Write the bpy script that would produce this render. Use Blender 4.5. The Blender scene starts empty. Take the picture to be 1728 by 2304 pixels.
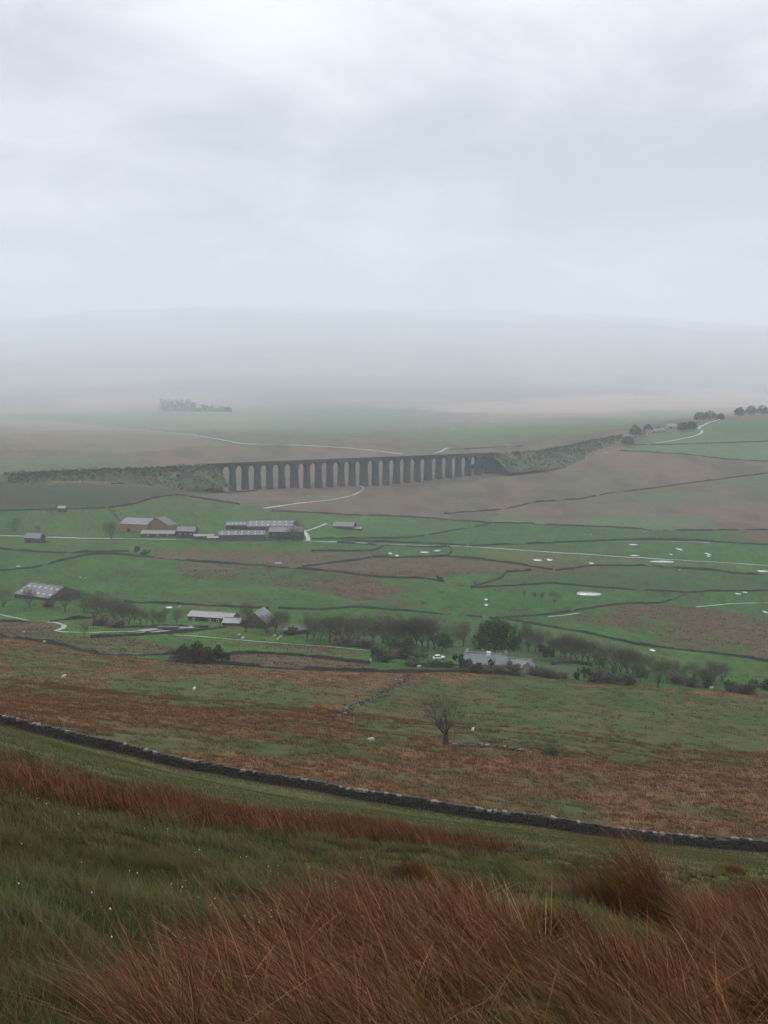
import bpy, bmesh, math, random
import numpy as np
from mathutils import Vector, Matrix

random.seed(7)
rng = np.random.default_rng(11)
scene = bpy.context.scene
R = math.radians
HAZE = 0.000127
SKY = (0.9, 25.6, 6.0)               # cloud scale and drift

# ------------------------------------------------------------------ camera
F, PX, PY, HORIZON = 2600.0, 864.0, 1152.0, 880.0      # focal length and centre, in photograph pixels
PITCH = math.atan((PY - HORIZON) / F)
Z0 = 150.0                                             # eye height above the datum, metres
cam_data = bpy.data.cameras.new('camera')
cam_data.sensor_fit = 'VERTICAL'
cam_data.sensor_height = 36.0
cam_data.lens = 36.0 * F / 2304.0
cam_data.clip_start = 0.3
cam_data.clip_end = 40000
cam = bpy.data.objects.new('camera', cam_data)
scene.collection.objects.link(cam)
cam.location = (0, 0, Z0)
cam.rotation_euler = (math.pi / 2 - PITCH, 0, 0)
scene.camera = cam

# ------------------------------------------------------------------ sky, sun, exposure
SUN_EL, SUN_AZ = R(48), R(-25)          # azimuth from +Y towards +X; veiled sun ahead and to the left
world = bpy.data.worlds.new('World')
scene.world = world
world.use_nodes = True
nt = world.node_tree
nt.nodes.clear()
def wn(t, **kw):
    n = nt.nodes.new(t)
    for k, v in kw.items():
        setattr(n, k, v)
    return n
out = wn('ShaderNodeOutputWorld')
bg = wn('ShaderNodeBackground')
bg.inputs['Strength'].default_value = 0.1
nt.links.new(bg.outputs[0], out.inputs[0])
sky = wn('ShaderNodeTexSky')
sky.sky_type = 'NISHITA'
sky.sun_disc = False
sky.sun_elevation = SUN_EL
sky.sun_rotation = SUN_AZ
tc = wn('ShaderNodeTexCoord')
sep = wn('ShaderNodeSeparateXYZ')
nt.links.new(tc.outputs['Generated'], sep.inputs[0])
def wmath(op, a, b=None, c=None):
    n = wn('ShaderNodeMath', operation=op)
    for i, v in enumerate((a, b, c)):
        if v is None: continue
        if isinstance(v, (int, float)): n.inputs[i].default_value = v
        else: nt.links.new(v, n.inputs[i])
    return n.outputs[0]
zc = wmath('MAXIMUM', sep.outputs['Z'], 0.0)
zd = wmath('ADD', zc, 0.30)
u = wmath('DIVIDE', sep.outputs['X'], zd)
v = wmath('DIVIDE', sep.outputs['Y'], zd)
comb = wn('ShaderNodeCombineXYZ')
nt.links.new(u, comb.inputs[0]); nt.links.new(v, comb.inputs[1])
def wnoise(scale, detail, rough, dist, off):
    m = wn('ShaderNodeVectorMath', operation='ADD')
    nt.links.new(comb.outputs[0], m.inputs[0]); m.inputs[1].default_value = off
    n = wn('ShaderNodeTexNoise')
    n.inputs['Scale'].default_value = scale
    n.inputs['Detail'].default_value = detail
    n.inputs['Roughness'].default_value = rough
    n.inputs['Distortion'].default_value = dist
    nt.links.new(m.outputs[0], n.inputs['Vector'])
    return n.outputs['Fac']
n1 = wnoise(SKY[0], 4, 0.45, 0.5, (SKY[1], SKY[2], 0))
n2 = wnoise(3.2, 6, 0.55, 0.6, (7.3 + SKY[1], 2.2, 0))
nmix = wmath('ADD', wmath('MULTIPLY', n1, 0.68), wmath('MULTIPLY', n2, 0.32))
ramp = wn('ShaderNodeValToRGB')
ramp.color_ramp.interpolation = 'EASE'
ramp.color_ramp.elements[0].position = 0.36
ramp.color_ramp.elements[0].color = (0.34, 0.37, 0.42, 1)
ramp.color_ramp.elements[1].position = 0.62
ramp.color_ramp.elements[1].color = (1.0, 1.0, 1.02, 1)
nt.links.new(nmix, ramp.inputs[0])
# overcast: brighter towards the zenith, as a cloud layer is
grad = wmath("MULTIPLY_ADD", zc, wmath("MULTIPLY_ADD", zc, 20.0, 5.5), 8.9)
cl = wn('ShaderNodeVectorMath', operation='SCALE')
nt.links.new(ramp.outputs[0], cl.inputs[0]); nt.links.new(grad, cl.inputs['Scale'])
mx = wn('ShaderNodeMix', data_type='RGBA')
mx.inputs[0].default_value = 0.94
nt.links.new(sky.outputs[0], mx.inputs[6]); nt.links.new(cl.outputs[0], mx.inputs[7])
nt.links.new(mx.outputs[2], bg.inputs['Color'])

sun_data = bpy.data.lights.new('sun', 'SUN')
sun_data.energy = 1.4
sun_data.angle = R(30)
sun_data.color = (1.0, 0.97, 0.92)
sun = bpy.data.objects.new('sun', sun_data)
scene.collection.objects.link(sun)
sd = Vector((math.sin(SUN_AZ) * math.cos(SUN_EL), math.cos(SUN_AZ) * math.cos(SUN_EL), math.sin(SUN_EL)))
sun.rotation_euler = sd.to_track_quat('Z', 'Y').to_euler()
sun.location = (0, 0, 900)

vs = scene.view_settings
vs.view_transform = 'Standard'; vs.look = 'None'; vs.gamma = 1.0; vs.exposure = 0.0
vs.use_curve_mapping = False
cy = scene.cycles
cy.use_denoising = True
cy.volume_bounces = 5
cy.max_bounces = 7
cy.diffuse_bounces = 2
cy.glossy_bounces = 2
cy.transmission_bounces = 2
cy.transparent_max_bounces = 6
cy.caustics_reflective = False; cy.caustics_refractive = False

# ------------------------------------------------------------------ helpers
def tag(o, label=None, cat=None, group=None, kind=None):
    if label: o['label'] = label
    if cat: o['category'] = cat
    if group: o['group'] = group
    if kind: o['kind'] = kind
    return o

def link(name, me, mat=None, parent=None):
    o = bpy.data.objects.new(name, me)
    scene.collection.objects.link(o)
    if mat is not None and me is not None and not me.materials:
        me.materials.append(mat)
    if parent is not None: o.parent = parent
    return o

def empty(name, loc=(0, 0, 0), rz=0.0):
    o = bpy.data.objects.new(name, None)
    scene.collection.objects.link(o)
    o.location = loc; o.rotation_euler = (0, 0, rz)
    return o

def mesh_np(name, verts, quads=None, tris=None, cols=None, smooth=False):
    me = bpy.data.meshes.new(name)
    verts = np.asarray(verts, np.float32)
    nq = 0 if quads is None else len(quads)
    ntr = 0 if tris is None else len(tris)
    me.vertices.add(len(verts)); me.vertices.foreach_set('co', verts.ravel())
    loops, starts = [], []
    if nq: loops.append(np.asarray(quads, np.int32).ravel()); starts.append(np.arange(nq) * 4)
    if ntr: loops.append(np.asarray(tris, np.int32).ravel()); starts.append(nq * 4 + np.arange(ntr) * 3)
    loops = np.concatenate(loops); starts = np.concatenate(starts).astype(np.int32)
    me.loops.add(len(loops)); me.loops.foreach_set('vertex_index', loops)
    me.polygons.add(nq + ntr); me.polygons.foreach_set('loop_start', starts)
    if smooth: me.polygons.foreach_set('use_smooth', np.ones(nq + ntr, bool))
    me.update(calc_edges=True)
    if cols is not None:
        a = me.color_attributes.new('Col', 'FLOAT_COLOR', 'POINT')
        c = np.ones((len(verts), 4), np.float32); c[:, :3] = cols
        a.data.foreach_set('color', c.ravel())
    return me

class MB:                                   # collects boxes and prisms into one mesh
    def __init__(s): s.v = []; s.f = []
    def add(s, vs, fs):
        n = len(s.v); s.v += [tuple(p) for p in vs]; s.f += [tuple(n + i for i in f) for f in fs]
    def box(s, c, d, rz=0, taper=1.0):
        x, y, z = c; a, b, h = d[0] / 2, d[1] / 2, d[2] / 2
        pts = [(-a, -b, -h), (a, -b, -h), (a, b, -h), (-a, b, -h),
               (-a * taper, -b * taper, h), (a * taper, -b * taper, h), (a * taper, b * taper, h), (-a * taper, b * taper, h)]
        cs, sn = math.cos(rz), math.sin(rz)
        s.add([(x + p[0] * cs - p[1] * sn, y + p[0] * sn + p[1] * cs, z + p[2]) for p in pts],
              [(3, 2, 1, 0), (4, 5, 6, 7), (0, 1, 5, 4), (1, 2, 6, 5), (2, 3, 7, 6), (3, 0, 4, 7)])
    def prism(s, poly, x0, x1):             # polygon in (y, z), extruded along x
        n = len(poly)
        s.add([(x0, p[0], p[1]) for p in poly] + [(x1, p[0], p[1]) for p in poly],
              [tuple(range(n)), tuple(range(2 * n - 1, n - 1, -1))] + [(i, n + i, n + (i + 1) % n, (i + 1) % n) for i in range(n)])
    def cyl(s, c, r, h, n=12, axis='z'):
        ring = [(r * math.cos(2 * math.pi * i / n), r * math.sin(2 * math.pi * i / n)) for i in range(n)]
        def tr(a, b, t):
            return {'z': (c[0] + a, c[1] + b, c[2] + t), 'x': (c[0] + t, c[1] + a, c[2] + b), 'y': (c[0] + a, c[1] + t, c[2] + b)}[axis]
        s.add([tr(a, b, -h / 2) for a, b in ring] + [tr(a, b, h / 2) for a, b in ring],
              [tuple(range(n - 1, -1, -1)), tuple(range(n, 2 * n))] + [(i, (i + 1) % n, n + (i + 1) % n, n + i) for i in range(n)])
    def mesh(s, name):
        me = bpy.data.meshes.new(name); me.from_pydata(s.v, [], s.f)
        bm = bmesh.new(); bm.from_mesh(me); bmesh.ops.recalc_face_normals(bm, faces=bm.faces); bm.to_mesh(me); bm.free()
        me.update(); return me
    def build(s, name, mat, parent=None):
        return link(name, s.mesh(name), mat, parent)

def vnoise(x, y, seed=0):
    x = np.asarray(x, np.float64); y = np.asarray(y, np.float64)
    xi = np.floor(x).astype(np.int64); yi = np.floor(y).astype(np.int64)
    fx = x - xi; fy = y - yi
    fx = fx * fx * fx * (fx * (fx * 6 - 15) + 10); fy = fy * fy * fy * (fy * (fy * 6 - 15) + 10)
    def h(a, b):
        n = (a * 374761393 + b * 668265263 + seed * 1442695041) & 0x7fffffff
        n = ((n ^ (n >> 13)) * 1274126177) & 0x7fffffff
        n = ((n ^ (n >> 16)) * 1103515245 + 12345) & 0x7fffffff
        return ((n >> 8) & 0xffff) / 65535.0
    return (h(xi, yi) * (1 - fx) + h(xi + 1, yi) * fx) * (1 - fy) + (h(xi, yi + 1) * (1 - fx) + h(xi + 1, yi + 1) * fx) * fy

def fbm(x, y, seed=0, octv=4, gain=0.5):
    t, a, s = 0.0, 1.0, 0.0
    for o in range(octv):
        t = t + a * vnoise(x * 2.0 ** o + 17.3 * o, y * 2.0 ** o - 9.1 * o, seed + o); s += a; a *= gain
    return t / s                             # 0..1

def sstep(a, b, x):
    t = np.clip((x - a) / (b - a), 0, 1); return t * t * (3 - 2 * t)

def ray(px, py):
    dx, dy = (px - PX) / F, (PY - py) / F
    c, s = math.cos(PITCH), math.sin(PITCH)
    d = np.array([dx, c + dy * s, -s + dy * c])
    return d / d[1]

# ------------------------------------------------------------------ terrain height
D_N = np.array([0, 30, 60, 92, 125, 180, 250, 370, 500, 650, 800, 900, 1000, 1100, 1150, 1300, 1500, 1700, 1900, 3300, 5100, 7400, 9900, 12800, 16000, 19600, 23300, 26900.])
COLS = [0, 216, 430, 600, 864, 1296, 1728]
TAB = {  # photograph row of the ground at each distance from 125 m on
    0:    [1634, 1580, 1520, 1447, 1395, 1322, 1258, 1215, 1160, 1090, 1083, 1076, 1045, 1020, 998, 962, 928, 890, 850, 800, 760, 738, 723, 716],
    216:  [1668, 1606, 1542, 1460, 1395, 1324, 1260, 1215, 1168, 1102, 1087, 1080, 1050, 1024, 998, 960, 926, 888, 848, 797, 754, 726, 708, 702],
    430:  [1700, 1632, 1560, 1472, 1402, 1328, 1262, 1215, 1165, 1118, 1109, 1103, 1070, 1030, 998, 958, 922, 884, 845, 794, 752, 719, 702, 695],
    600:  [1727, 1650, 1570, 1482, 1406, 1330, 1262, 1217, 1175, 1140, 1126, 1103, 1072, 1030, 996, 956, 920, 882, 842, 792, 753, 719, 701, 693],
    864:  [1770, 1684, 1598, 1500, 1415, 1335, 1265, 1225, 1192, 1163, 1152, 1116, 1068, 1028, 995, 955, 918, 880, 840, 790, 755, 723, 704, 696],
    1296: [1822, 1726, 1636, 1532, 1446, 1356, 1280, 1238, 1202, 1170, 1156, 1112, 1062, 1012, 972, 945, 918, 884, 845, 795, 760, 731, 714, 706],
    1728: [1858, 1770, 1680, 1566, 1480, 1380, 1300, 1255, 1215, 1176, 1158, 1105, 1040, 985, 938, 930, 916, 888, 850, 800, 768, 747, 737, 732],
}
U_N = np.array([(c - PX) / F for c in COLS])
NEAR_S = [(-ray(c_, r_)[2] * 127.0 - 1.6) / 127.0 for c_, r_ in zip(COLS, (1632, 1690, 1743, 1776, 1817, 1869, 1921))]   # fall of the near hillside, left to right
H_T = np.zeros((len(COLS), len(D_N)))
for i, c in enumerate(COLS):
    for j, d in enumerate(D_N):
        if j < 5: H_T[i, j] = 1.6 + NEAR_S[i] * d
        else: H_T[i, j] = -ray(c, TAB[c][j - 4])[2] * d

def herm(xn, yn, x):                         # cubic hermite; yn (..., n) gathered by index arrays
    k = np.clip(np.searchsorted(xn, x, side='right') - 1, 0, len(xn) - 2)
    return k, (x - xn[k]) / (xn[k + 1] - xn[k])

def slopes(xn, y):                           # monotone-limited slopes along last axis
    dx = np.diff(xn); dl = np.diff(y, axis=-1) / dx
    m = np.zeros_like(y)
    a, b = dl[..., :-1], dl[..., 1:]
    w1 = 2 * dx[1:] + dx[:-1]; w2 = dx[1:] + 2 * dx[:-1]
    with np.errstate(divide='ignore', invalid='ignore'):
        hm = (w1 + w2) / (w1 / a + w2 / b)
    m[..., 1:-1] = np.where(a * b > 0, hm, 0)
    m[..., 0] = dl[..., 0]; m[..., -1] = dl[..., -1]
    return m
M_T = slopes(D_N, H_T)

def drop(X, Y):                              # metres below the eye
    X = np.asarray(X, np.float64); Y = np.asarray(Y, np.float64)
    X, Y = np.broadcast_arrays(X, Y)
    Yc = np.clip(Y, 0.01, 26900)
    uu = np.clip(X / Yc, -0.46, 0.46)
    k, t = herm(D_N, None, Yc)
    hh = D_N[k + 1] - D_N[k]
    t2, t3 = t * t, t * t * t
    vals = [(2 * t3 - 3 * t2 + 1) * H_T[i][k] + (t3 - 2 * t2 + t) * hh * M_T[i][k] + (-2 * t3 + 3 * t2) * H_T[i][k + 1] + (t3 - t2) * hh * M_T[i][k + 1] for i in range(len(COLS))]
    V = np.stack(vals, -1)
    uc = np.clip(uu, U_N[0], U_N[-1])
    m = np.zeros_like(V); du = np.diff(U_N); dl = np.diff(V, axis=-1) / du
    m[..., 1:-1] = (dl[..., :-1] * du[1:] + dl[..., 1:] * du[:-1]) / (du[1:] + du[:-1])
    m[..., 0] = dl[..., 0]; m[..., -1] = dl[..., -1]
    k, t = herm(U_N, None, uc)
    h2 = du[k]; t2, t3 = t * t, t * t * t
    g = lambda A, kk: np.take_along_axis(A, kk[..., None], -1)[..., 0]
    H = (2 * t3 - 3 * t2 + 1) * g(V, k) + (t3 - 2 * t2 + t) * h2 * g(m, k) + (-2 * t3 + 3 * t2) * g(V, k + 1) + (t3 - t2) * h2 * g(m, k + 1)
    H = H + np.where(uu > U_N[-1], (uu - U_N[-1]) * g(m, np.full(k.shape, len(COLS) - 1)), 0) * 0.6 + np.where(uu < U_N[0], (uu - U_N[0]) * g(m, np.full(k.shape, 0)), 0) * 0.6
    H = np.where(Y < 0, 1.6 - 260 * np.tanh(0.331 * -np.minimum(Y, 0) / 260), H)
    r = np.hypot(X, Y)
    H = H - (fbm(X / 1.4, Y / 1.4, 3, 3) - 0.5) * 0.46 * (1 - sstep(20, 70, r)) * sstep(1.0, 5, r)
    H = H - (fbm(X / 14, Y / 14, 5, 3) - 0.5) * 1.0 * sstep(40, 160, r)
    H = H - (fbm(X / 70, Y / 70, 8, 3) - 0.5) * 3.2 * sstep(250, 700, r)
    H = H - (fbm(X / 640, Y / 640, 12, 4) - 0.5) * 12 * sstep(1800, 4600, r)
    H = H - (fbm(X / 3600 + 5.3, Y / 4200, 14, 4) - 0.5) * 380 * sstep(10500, 19500, r)
    return H

def ground(x, y):
    return float(Z0 - drop(np.array([x]), np.array([y]))[0])
def groundv(x, y):
    return Z0 - drop(np.asarray(x), np.asarray(y))

_DS = np.exp(np.linspace(math.log(3.0), math.log(26500), 230))
def hit(px, py):                             # where the sight line through a photograph pixel meets the ground
    d = ray(px, py)
    f = -d[2] * _DS - drop(d[0] * _DS, _DS)
    i = np.nonzero(f >= 0)[0]
    if len(i) == 0: D = 26000.0
    elif i[0] == 0: D = _DS[0]
    else:
        ds = np.linspace(_DS[i[0] - 1], _DS[i[0]], 24)
        g_ = -d[2] * ds - drop(d[0] * ds, ds); q = max(int(np.argmax(g_ >= 0)), 1)
        D = ds[q - 1] + (ds[q] - ds[q - 1]) * (-g_[q - 1]) / (g_[q] - g_[q - 1] + 1e-12)
    x, y = d[0] * D, D
    return Vector((x, y, ground(x, y)))

def densify(pts, n=6):
    o = []
    for a, b in zip(pts[:-1], pts[1:]):
        for k in range(n): o.append((a[0] + (b[0] - a[0]) * k / n, a[1] + (b[1] - a[1]) * k / n))
    o.append(pts[-1]); return o

def hit_poly(pts, n=4, closed=False):
    p = list(pts) + ([pts[0]] if closed else [])
    return np.array([hit(a, b)[:2] for a, b in densify(p, n)])

def inside(poly, x, y):
    r = np.zeros(x.shape, bool)
    bx = (x >= poly[:, 0].min()) & (x <= poly[:, 0].max()) & (y >= poly[:, 1].min()) & (y <= poly[:, 1].max())
    xs, ys = x[bx], y[bx]; c = np.zeros(xs.shape, bool)
    for (x0, y0), (x1, y1) in zip(poly, np.roll(poly, -1, 0)):
        if y0 == y1: continue
        c ^= ((y0 > ys) != (y1 > ys)) & (xs < (x1 - x0) * (ys - y0) / (y1 - y0) + x0)
    r[bx] = c; return r

# ------------------------------------------------------------------ materials
def mat_nodes(name):
    m = bpy.data.materials.new(name); m.use_nodes = True
    t = m.node_tree; b = t.nodes['Principled BSDF']; return m, t, b

def noise_mat(name, c1, c2, scale=4.0, rough=0.9, bump=0.3, detail=5, spec=0.3, attr=False, stretch=(1, 1, 1), bump_dist=0.05):
    m, t, b = mat_nodes(name)
    tcn = t.nodes.new('ShaderNodeTexCoord'); mp = t.nodes.new('ShaderNodeMapping'); mp.inputs['Scale'].default_value = stretch
    t.links.new(tcn.outputs['Object'], mp.inputs[0])
    n = t.nodes.new('ShaderNodeTexNoise'); n.inputs['Scale'].default_value = scale; n.inputs['Detail'].default_value = detail; n.inputs['Roughness'].default_value = 0.6
    t.links.new(mp.outputs[0], n.inputs['Vector'])
    r = t.nodes.new('ShaderNodeValToRGB'); r.color_ramp.elements[0].position = 0.32; r.color_ramp.elements[1].position = 0.7
    r.color_ramp.elements[0].color = (*c1, 1); r.color_ramp.elements[1].color = (*c2, 1)
    t.links.new(n.outputs['Fac'], r.inputs[0])
    oi = t.nodes.new('ShaderNodeObjectInfo')
    hv = t.nodes.new('ShaderNodeHueSaturation')
    mr = t.nodes.new('ShaderNodeMapRange'); mr.inputs[3].default_value = 0.8; mr.inputs[4].default_value = 1.2
    t.links.new(oi.outputs['Random'], mr.inputs[0]); t.links.new(mr.outputs[0], hv.inputs['Value'])
    t.links.new(r.outputs[0], hv.inputs['Color']); t.links.new(hv.outputs[0], b.inputs['Base Color'])
    b.inputs['Roughness'].default_value = rough; b.inputs['Specular IOR Level'].default_value = spec
    if bump:
        bp = t.nodes.new('ShaderNodeBump'); bp.inputs['Strength'].default_value = bump; bp.inputs['Distance'].default_value = bump_dist
        t.links.new(n.outputs['Fac'], bp.inputs['Height']); t.links.new(bp.outputs[0], b.inputs['Normal'])
    return m

def attr_mat(name, rough=0.8, spec=0.2, transl=0.0, nscale=None, namp=0.3, bump=0.0):
    m, t, b = mat_nodes(name)
    a = t.nodes.new('ShaderNodeVertexColor'); a.layer_name = 'Col'
    src = a.outputs['Color']
    if nscale:
        tcn = t.nodes.new('ShaderNodeTexCoord'); prev = None
        for sc, am in nscale:
            n = t.nodes.new('ShaderNodeTexNoise'); n.inputs['Scale'].default_value = sc; n.inputs['Detail'].default_value = 4; n.inputs['Roughness'].default_value = 0.65
            t.links.new(tcn.outputs['Object'], n.inputs['Vector'])
            mr = t.nodes.new('ShaderNodeMapRange'); mr.inputs[1].default_value = 0.3; mr.inputs[2].default_value = 0.7; mr.inputs[3].default_value = 1 - am; mr.inputs[4].default_value = 1 + am
            t.links.new(n.outputs['Fac'], mr.inputs[0])
            if prev is None: prev = mr.outputs[0]
            else:
                mu = t.nodes.new('ShaderNodeMath'); mu.operation = 'MULTIPLY'; t.links.new(prev, mu.inputs[0]); t.links.new(mr.outputs[0], mu.inputs[1]); prev = mu.outputs[0]
            if bump and sc == nscale[0][0]:
                bp = t.nodes.new('ShaderNodeBump'); bp.inputs['Strength'].default_value = bump; bp.inputs['Distance'].default_value = 0.1
                t.links.new(n.outputs['Fac'], bp.inputs['Height']); t.links.new(bp.outputs[0], b.inputs['Normal'])
        sc_ = t.nodes.new('ShaderNodeVectorMath'); sc_.operation = 'SCALE'
        t.links.new(src, sc_.inputs[0]); t.links.new(prev, sc_.inputs['Scale']); src = sc_.outputs[0]
    t.links.new(src, b.inputs['Base Color'])
    b.inputs['Roughness'].default_value = rough; b.inputs['Specular IOR Level'].default_value = spec
    if transl:
        o = t.nodes['Material Output']; tr = t.nodes.new('ShaderNodeBsdfTranslucent'); t.links.new(src, tr.inputs[0])
        mxs = t.nodes.new('ShaderNodeMixShader'); mxs.inputs[0].default_value = transl
        t.links.new(b.outputs[0], mxs.inputs[1]); t.links.new(tr.outputs[0], mxs.inputs[2]); t.links.new(mxs.outputs[0], o.inputs[0])
    return m

M = {}
M['ground'] = attr_mat('moorland_ground', 0.95, 0.1, 0, [(3.0, 0.25), (0.35, 0.20), (0.05, 0.14)], bump=0.4)
M['grass'] = attr_mat('grass_blades', 0.85, 0.08, 0.2)
M['rush'] = attr_mat('rush_stems', 0.85, 0.08, 0.12)
M['twig'] = noise_mat('budding_twigs', (0.070, 0.050, 0.040), (0.12, 0.088, 0.070), 1.5, 0.9, 0)
M['twig_green'] = noise_mat('leafing_twigs', (0.042, 0.052, 0.024), (0.085, 0.098, 0.042), 1.5, 0.9, 0)
M['twig_dark'] = noise_mat('dark_twigs', (0.045, 0.033, 0.027), (0.08, 0.058, 0.046), 1.5, 0.9, 0)
M['bark'] = noise_mat('tree_bark', (0.022, 0.020, 0.018), (0.05, 0.046, 0.04), 6, 0.95, 0.4)
M['leaf'] = attr_mat('leaves', 0.7, 0.2, 0.25)
M['wallstone'] = noise_mat('drystone', (0.016, 0.013, 0.012), (0.05, 0.042, 0.037), 5, 0.95, 0.5)
M['copedark'] = noise_mat('dark_coping', (0.018, 0.015, 0.014), (0.07, 0.062, 0.055), 7, 0.95, 0.5)
M['cope'] = noise_mat('lichened_coping', (0.06, 0.055, 0.05), (0.20, 0.185, 0.165), 7, 0.95, 0.5)
M['farwall'] = noise_mat('field_wall_stone', (0.02, 0.019, 0.018), (0.06, 0.055, 0.05), 0.9, 0.95, 0.3)
M['viaduct'] = noise_mat('dark_wet_limestone', (0.016, 0.017, 0.02), (0.062, 0.06, 0.06), 0.25, 0.95, 0.4, stretch=(1, 1, 2.5), bump_dist=0.2)
M['barnstone'] = noise_mat('barn_stone', (0.045, 0.038, 0.034), (0.10, 0.088, 0.076), 1.6, 0.9, 0.4)
M['palestone'] = noise_mat('pale_stone', (0.26, 0.235, 0.20), (0.40, 0.37, 0.32), 1.6, 0.9, 0.4)
M['timber'] = noise_mat('boarded_timber', (0.17, 0.105, 0.055), (0.26, 0.165, 0.09), 2.5, 0.85, 0.3, stretch=(3, 3, 0.4))
M['roof'] = noise_mat('fibre_cement_roof', (0.045, 0.048, 0.056), (0.085, 0.088, 0.10), 1.3, 0.6, 0.15, spec=0.4)
M['slate'] = noise_mat('wet_slate_roof', (0.055, 0.052, 0.055), (0.10, 0.096, 0.10), 1.8, 0.5, 0.3, spec=0.5)
M['paleroof'] = noise_mat('pale_wet_roof', (0.09, 0.093, 0.10), (0.16, 0.165, 0.172), 1.2, 0.5, 0.1, spec=0.5)
M['skylight'] = noise_mat('translucent_roof_sheet', (0.22, 0.235, 0.25), (0.36, 0.38, 0.40), 2, 0.3, 0, spec=0.6)
M['dark'] = noise_mat('dark_opening', (0.012, 0.012, 0.013), (0.03, 0.03, 0.03), 2, 0.9, 0)
M['white'] = noise_mat('white_paint', (0.66, 0.66, 0.65), (0.82, 0.82, 0.82), 3, 0.6, 0.05)
M['glass'] = noise_mat('window_glass', (0.02, 0.025, 0.03), (0.05, 0.055, 0.06), 3, 0.08, 0, spec=0.6)
M['rubber'] = noise_mat('tyre_rubber', (0.012, 0.012, 0.012), (0.025, 0.025, 0.025), 5, 0.8, 0)
M['carpaint'] = noise_mat('white_car_paint', (0.62, 0.62, 0.62), (0.74, 0.74, 0.75), 3, 0.3, 0, spec=0.6)
M['red'] = noise_mat('red_paint', (0.30, 0.035, 0.03), (0.4, 0.05, 0.045), 3, 0.4, 0)
M['wool'] = noise_mat('fleece', (0.34, 0.32, 0.28), (0.5, 0.47, 0.42), 9, 0.95, 0.4)
M['cotton'] = noise_mat('cotton_grass_head', (0.6, 0.6, 0.56), (0.78, 0.78, 0.74), 9, 0.95, 0)
M['road'] = noise_mat('wet_tarmac', (0.11, 0.113, 0.117), (0.20, 0.203, 0.207), 0.3, 0.22, 0.05, spec=0.8)
M['track'] = noise_mat('wet_limestone_track', (0.12, 0.12, 0.115), (0.22, 0.215, 0.205), 0.4, 0.28, 0.1, spec=0.8)
m, t, b = mat_nodes('flood_water')
b.inputs['Base Color'].default_value = (0.32, 0.34, 0.36, 1); b.inputs['Roughness'].default_value = 0.06; b.inputs['IOR'].default_value = 1.9
_n = t.nodes.new('ShaderNodeTexNoise'); _n.inputs['Scale'].default_value = 1.5; _bp = t.nodes.new('ShaderNodeBump'); _bp.inputs['Strength'].default_value = 0.05; _bp.inputs['Distance'].default_value = 0.02
t.links.new(_n.outputs['Fac'], _bp.inputs['Height']); t.links.new(_bp.outputs[0], b.inputs['Normal'])
M['water'] = m
M['slope'] = attr_mat('embankment_turf', 0.95, 0.1, 0, [(0.6, 0.2), (0.08, 0.2)])
M['black_wrap'] = noise_mat('black_polythene', (0.015, 0.016, 0.018), (0.035, 0.036, 0.04), 2, 0.3, 0.3, spec=0.5)

# ------------------------------------------------------------------ ground cover map (what grows where)
PAST = hit_poly([(-250, 1153), (0, 1150), (130, 1147), (240, 1143), (300, 1135), (345, 1121), (395, 1114), (430, 1117), (540, 1136), (612, 1149), (784, 1158), (920, 1163), (1033, 1171),
                 (1105, 1176), (1273, 1182), (1381, 1186), (1475, 1195), (1634, 1193), (1728, 1192), (1950, 1192), (1950, 1590), (1728, 1562), (1480, 1545), (1170, 1521), (1022, 1511), (748, 1508), (600, 1507), (396, 1488), (215, 1472), (78, 1441), (0, 1433), (-250, 1420)], 3, True)
BROWN = [(p, w) for p, w in (          # (outline, how much rush and rough grass)
    ([(345, 1236), (640, 1240), (830, 1250), (985, 1252), (1110, 1262), (1195, 1275), (1130, 1286), (1040, 1292), (940, 1300), (790, 1292), (600, 1274), (430, 1262), (345, 1252)], 0.46),
    ([(620, 1262), (1000, 1256), (1195, 1276), (1040, 1296), (860, 1296)], 0.22),
    ([(385, 1268), (600, 1276), (830, 1300), (905, 1325), (880, 1352), (800, 1352), (700, 1330), (560, 1312), (420, 1300)], 0.40),
    ([(1365, 1362), (1428, 1359), (1490, 1359), (1600, 1372), (1728, 1390), (1900, 1392), (1900, 1500), (1728, 1486), (1640, 1472), (1537, 1461), (1440, 1430), (1370, 1405)], 0.40),
    ([(1200, 1395), (1365, 1375), (1440, 1430), (1330, 1422)], 0.2),
    ([(1130, 1264), (1200, 1268), (1300, 1268), (1395, 1280), (1300, 1290), (1200, 1292), (1130, 1282)], 0.42),
    ([(1630, 1196), (1900, 1193), (1900, 1228), (1700, 1222)], 0.40),
    ([(-100, 1396), (100, 1399), (128, 1420), (110, 1432), (0, 1428), (-100, 1420)], 0.6),
    ([(120, 1428), (215, 1432), (330, 1440), (395, 1462), (390, 1472), (230, 1470), (120, 1448)], 0.42),
    ([(395, 1474), (520, 1466), (650, 1470), (832, 1490), (832, 1500), (650, 1503), (510, 1492)], 0.5),
    ([(545, 1447), (700, 1453), (800, 1464), (800, 1476), (680, 1470), (560, 1456)], 0.40),
    ([(250, 1330), (520, 1352), (520, 1364), (300, 1352)], 0.16),
)]
BROWN = [(hit_poly(p, 3, True), w) for p, w in BROWN]
SLOPE_GREEN = [(p, w) for p, w in (    # greener pieces of the rough slope above the wall
    ([(240, 1520), (420, 1500), (650, 1530), (720, 1580), (640, 1606), (420, 1592), (250, 1560)], 0.30),
    ([(760, 1590), (960, 1525), (1170, 1530), (1480, 1555), (1728, 1580), (1728, 1690), (1300, 1690), (1000, 1668), (800, 1640)], 0.34),
    ([(180, 1590), (420, 1630), (700, 1690), (700, 1720), (420, 1680), (180, 1620)], 0.14),
    ([(0, 1478), (230, 1500), (250, 1530), (60, 1520)], 0.16),
)]
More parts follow.
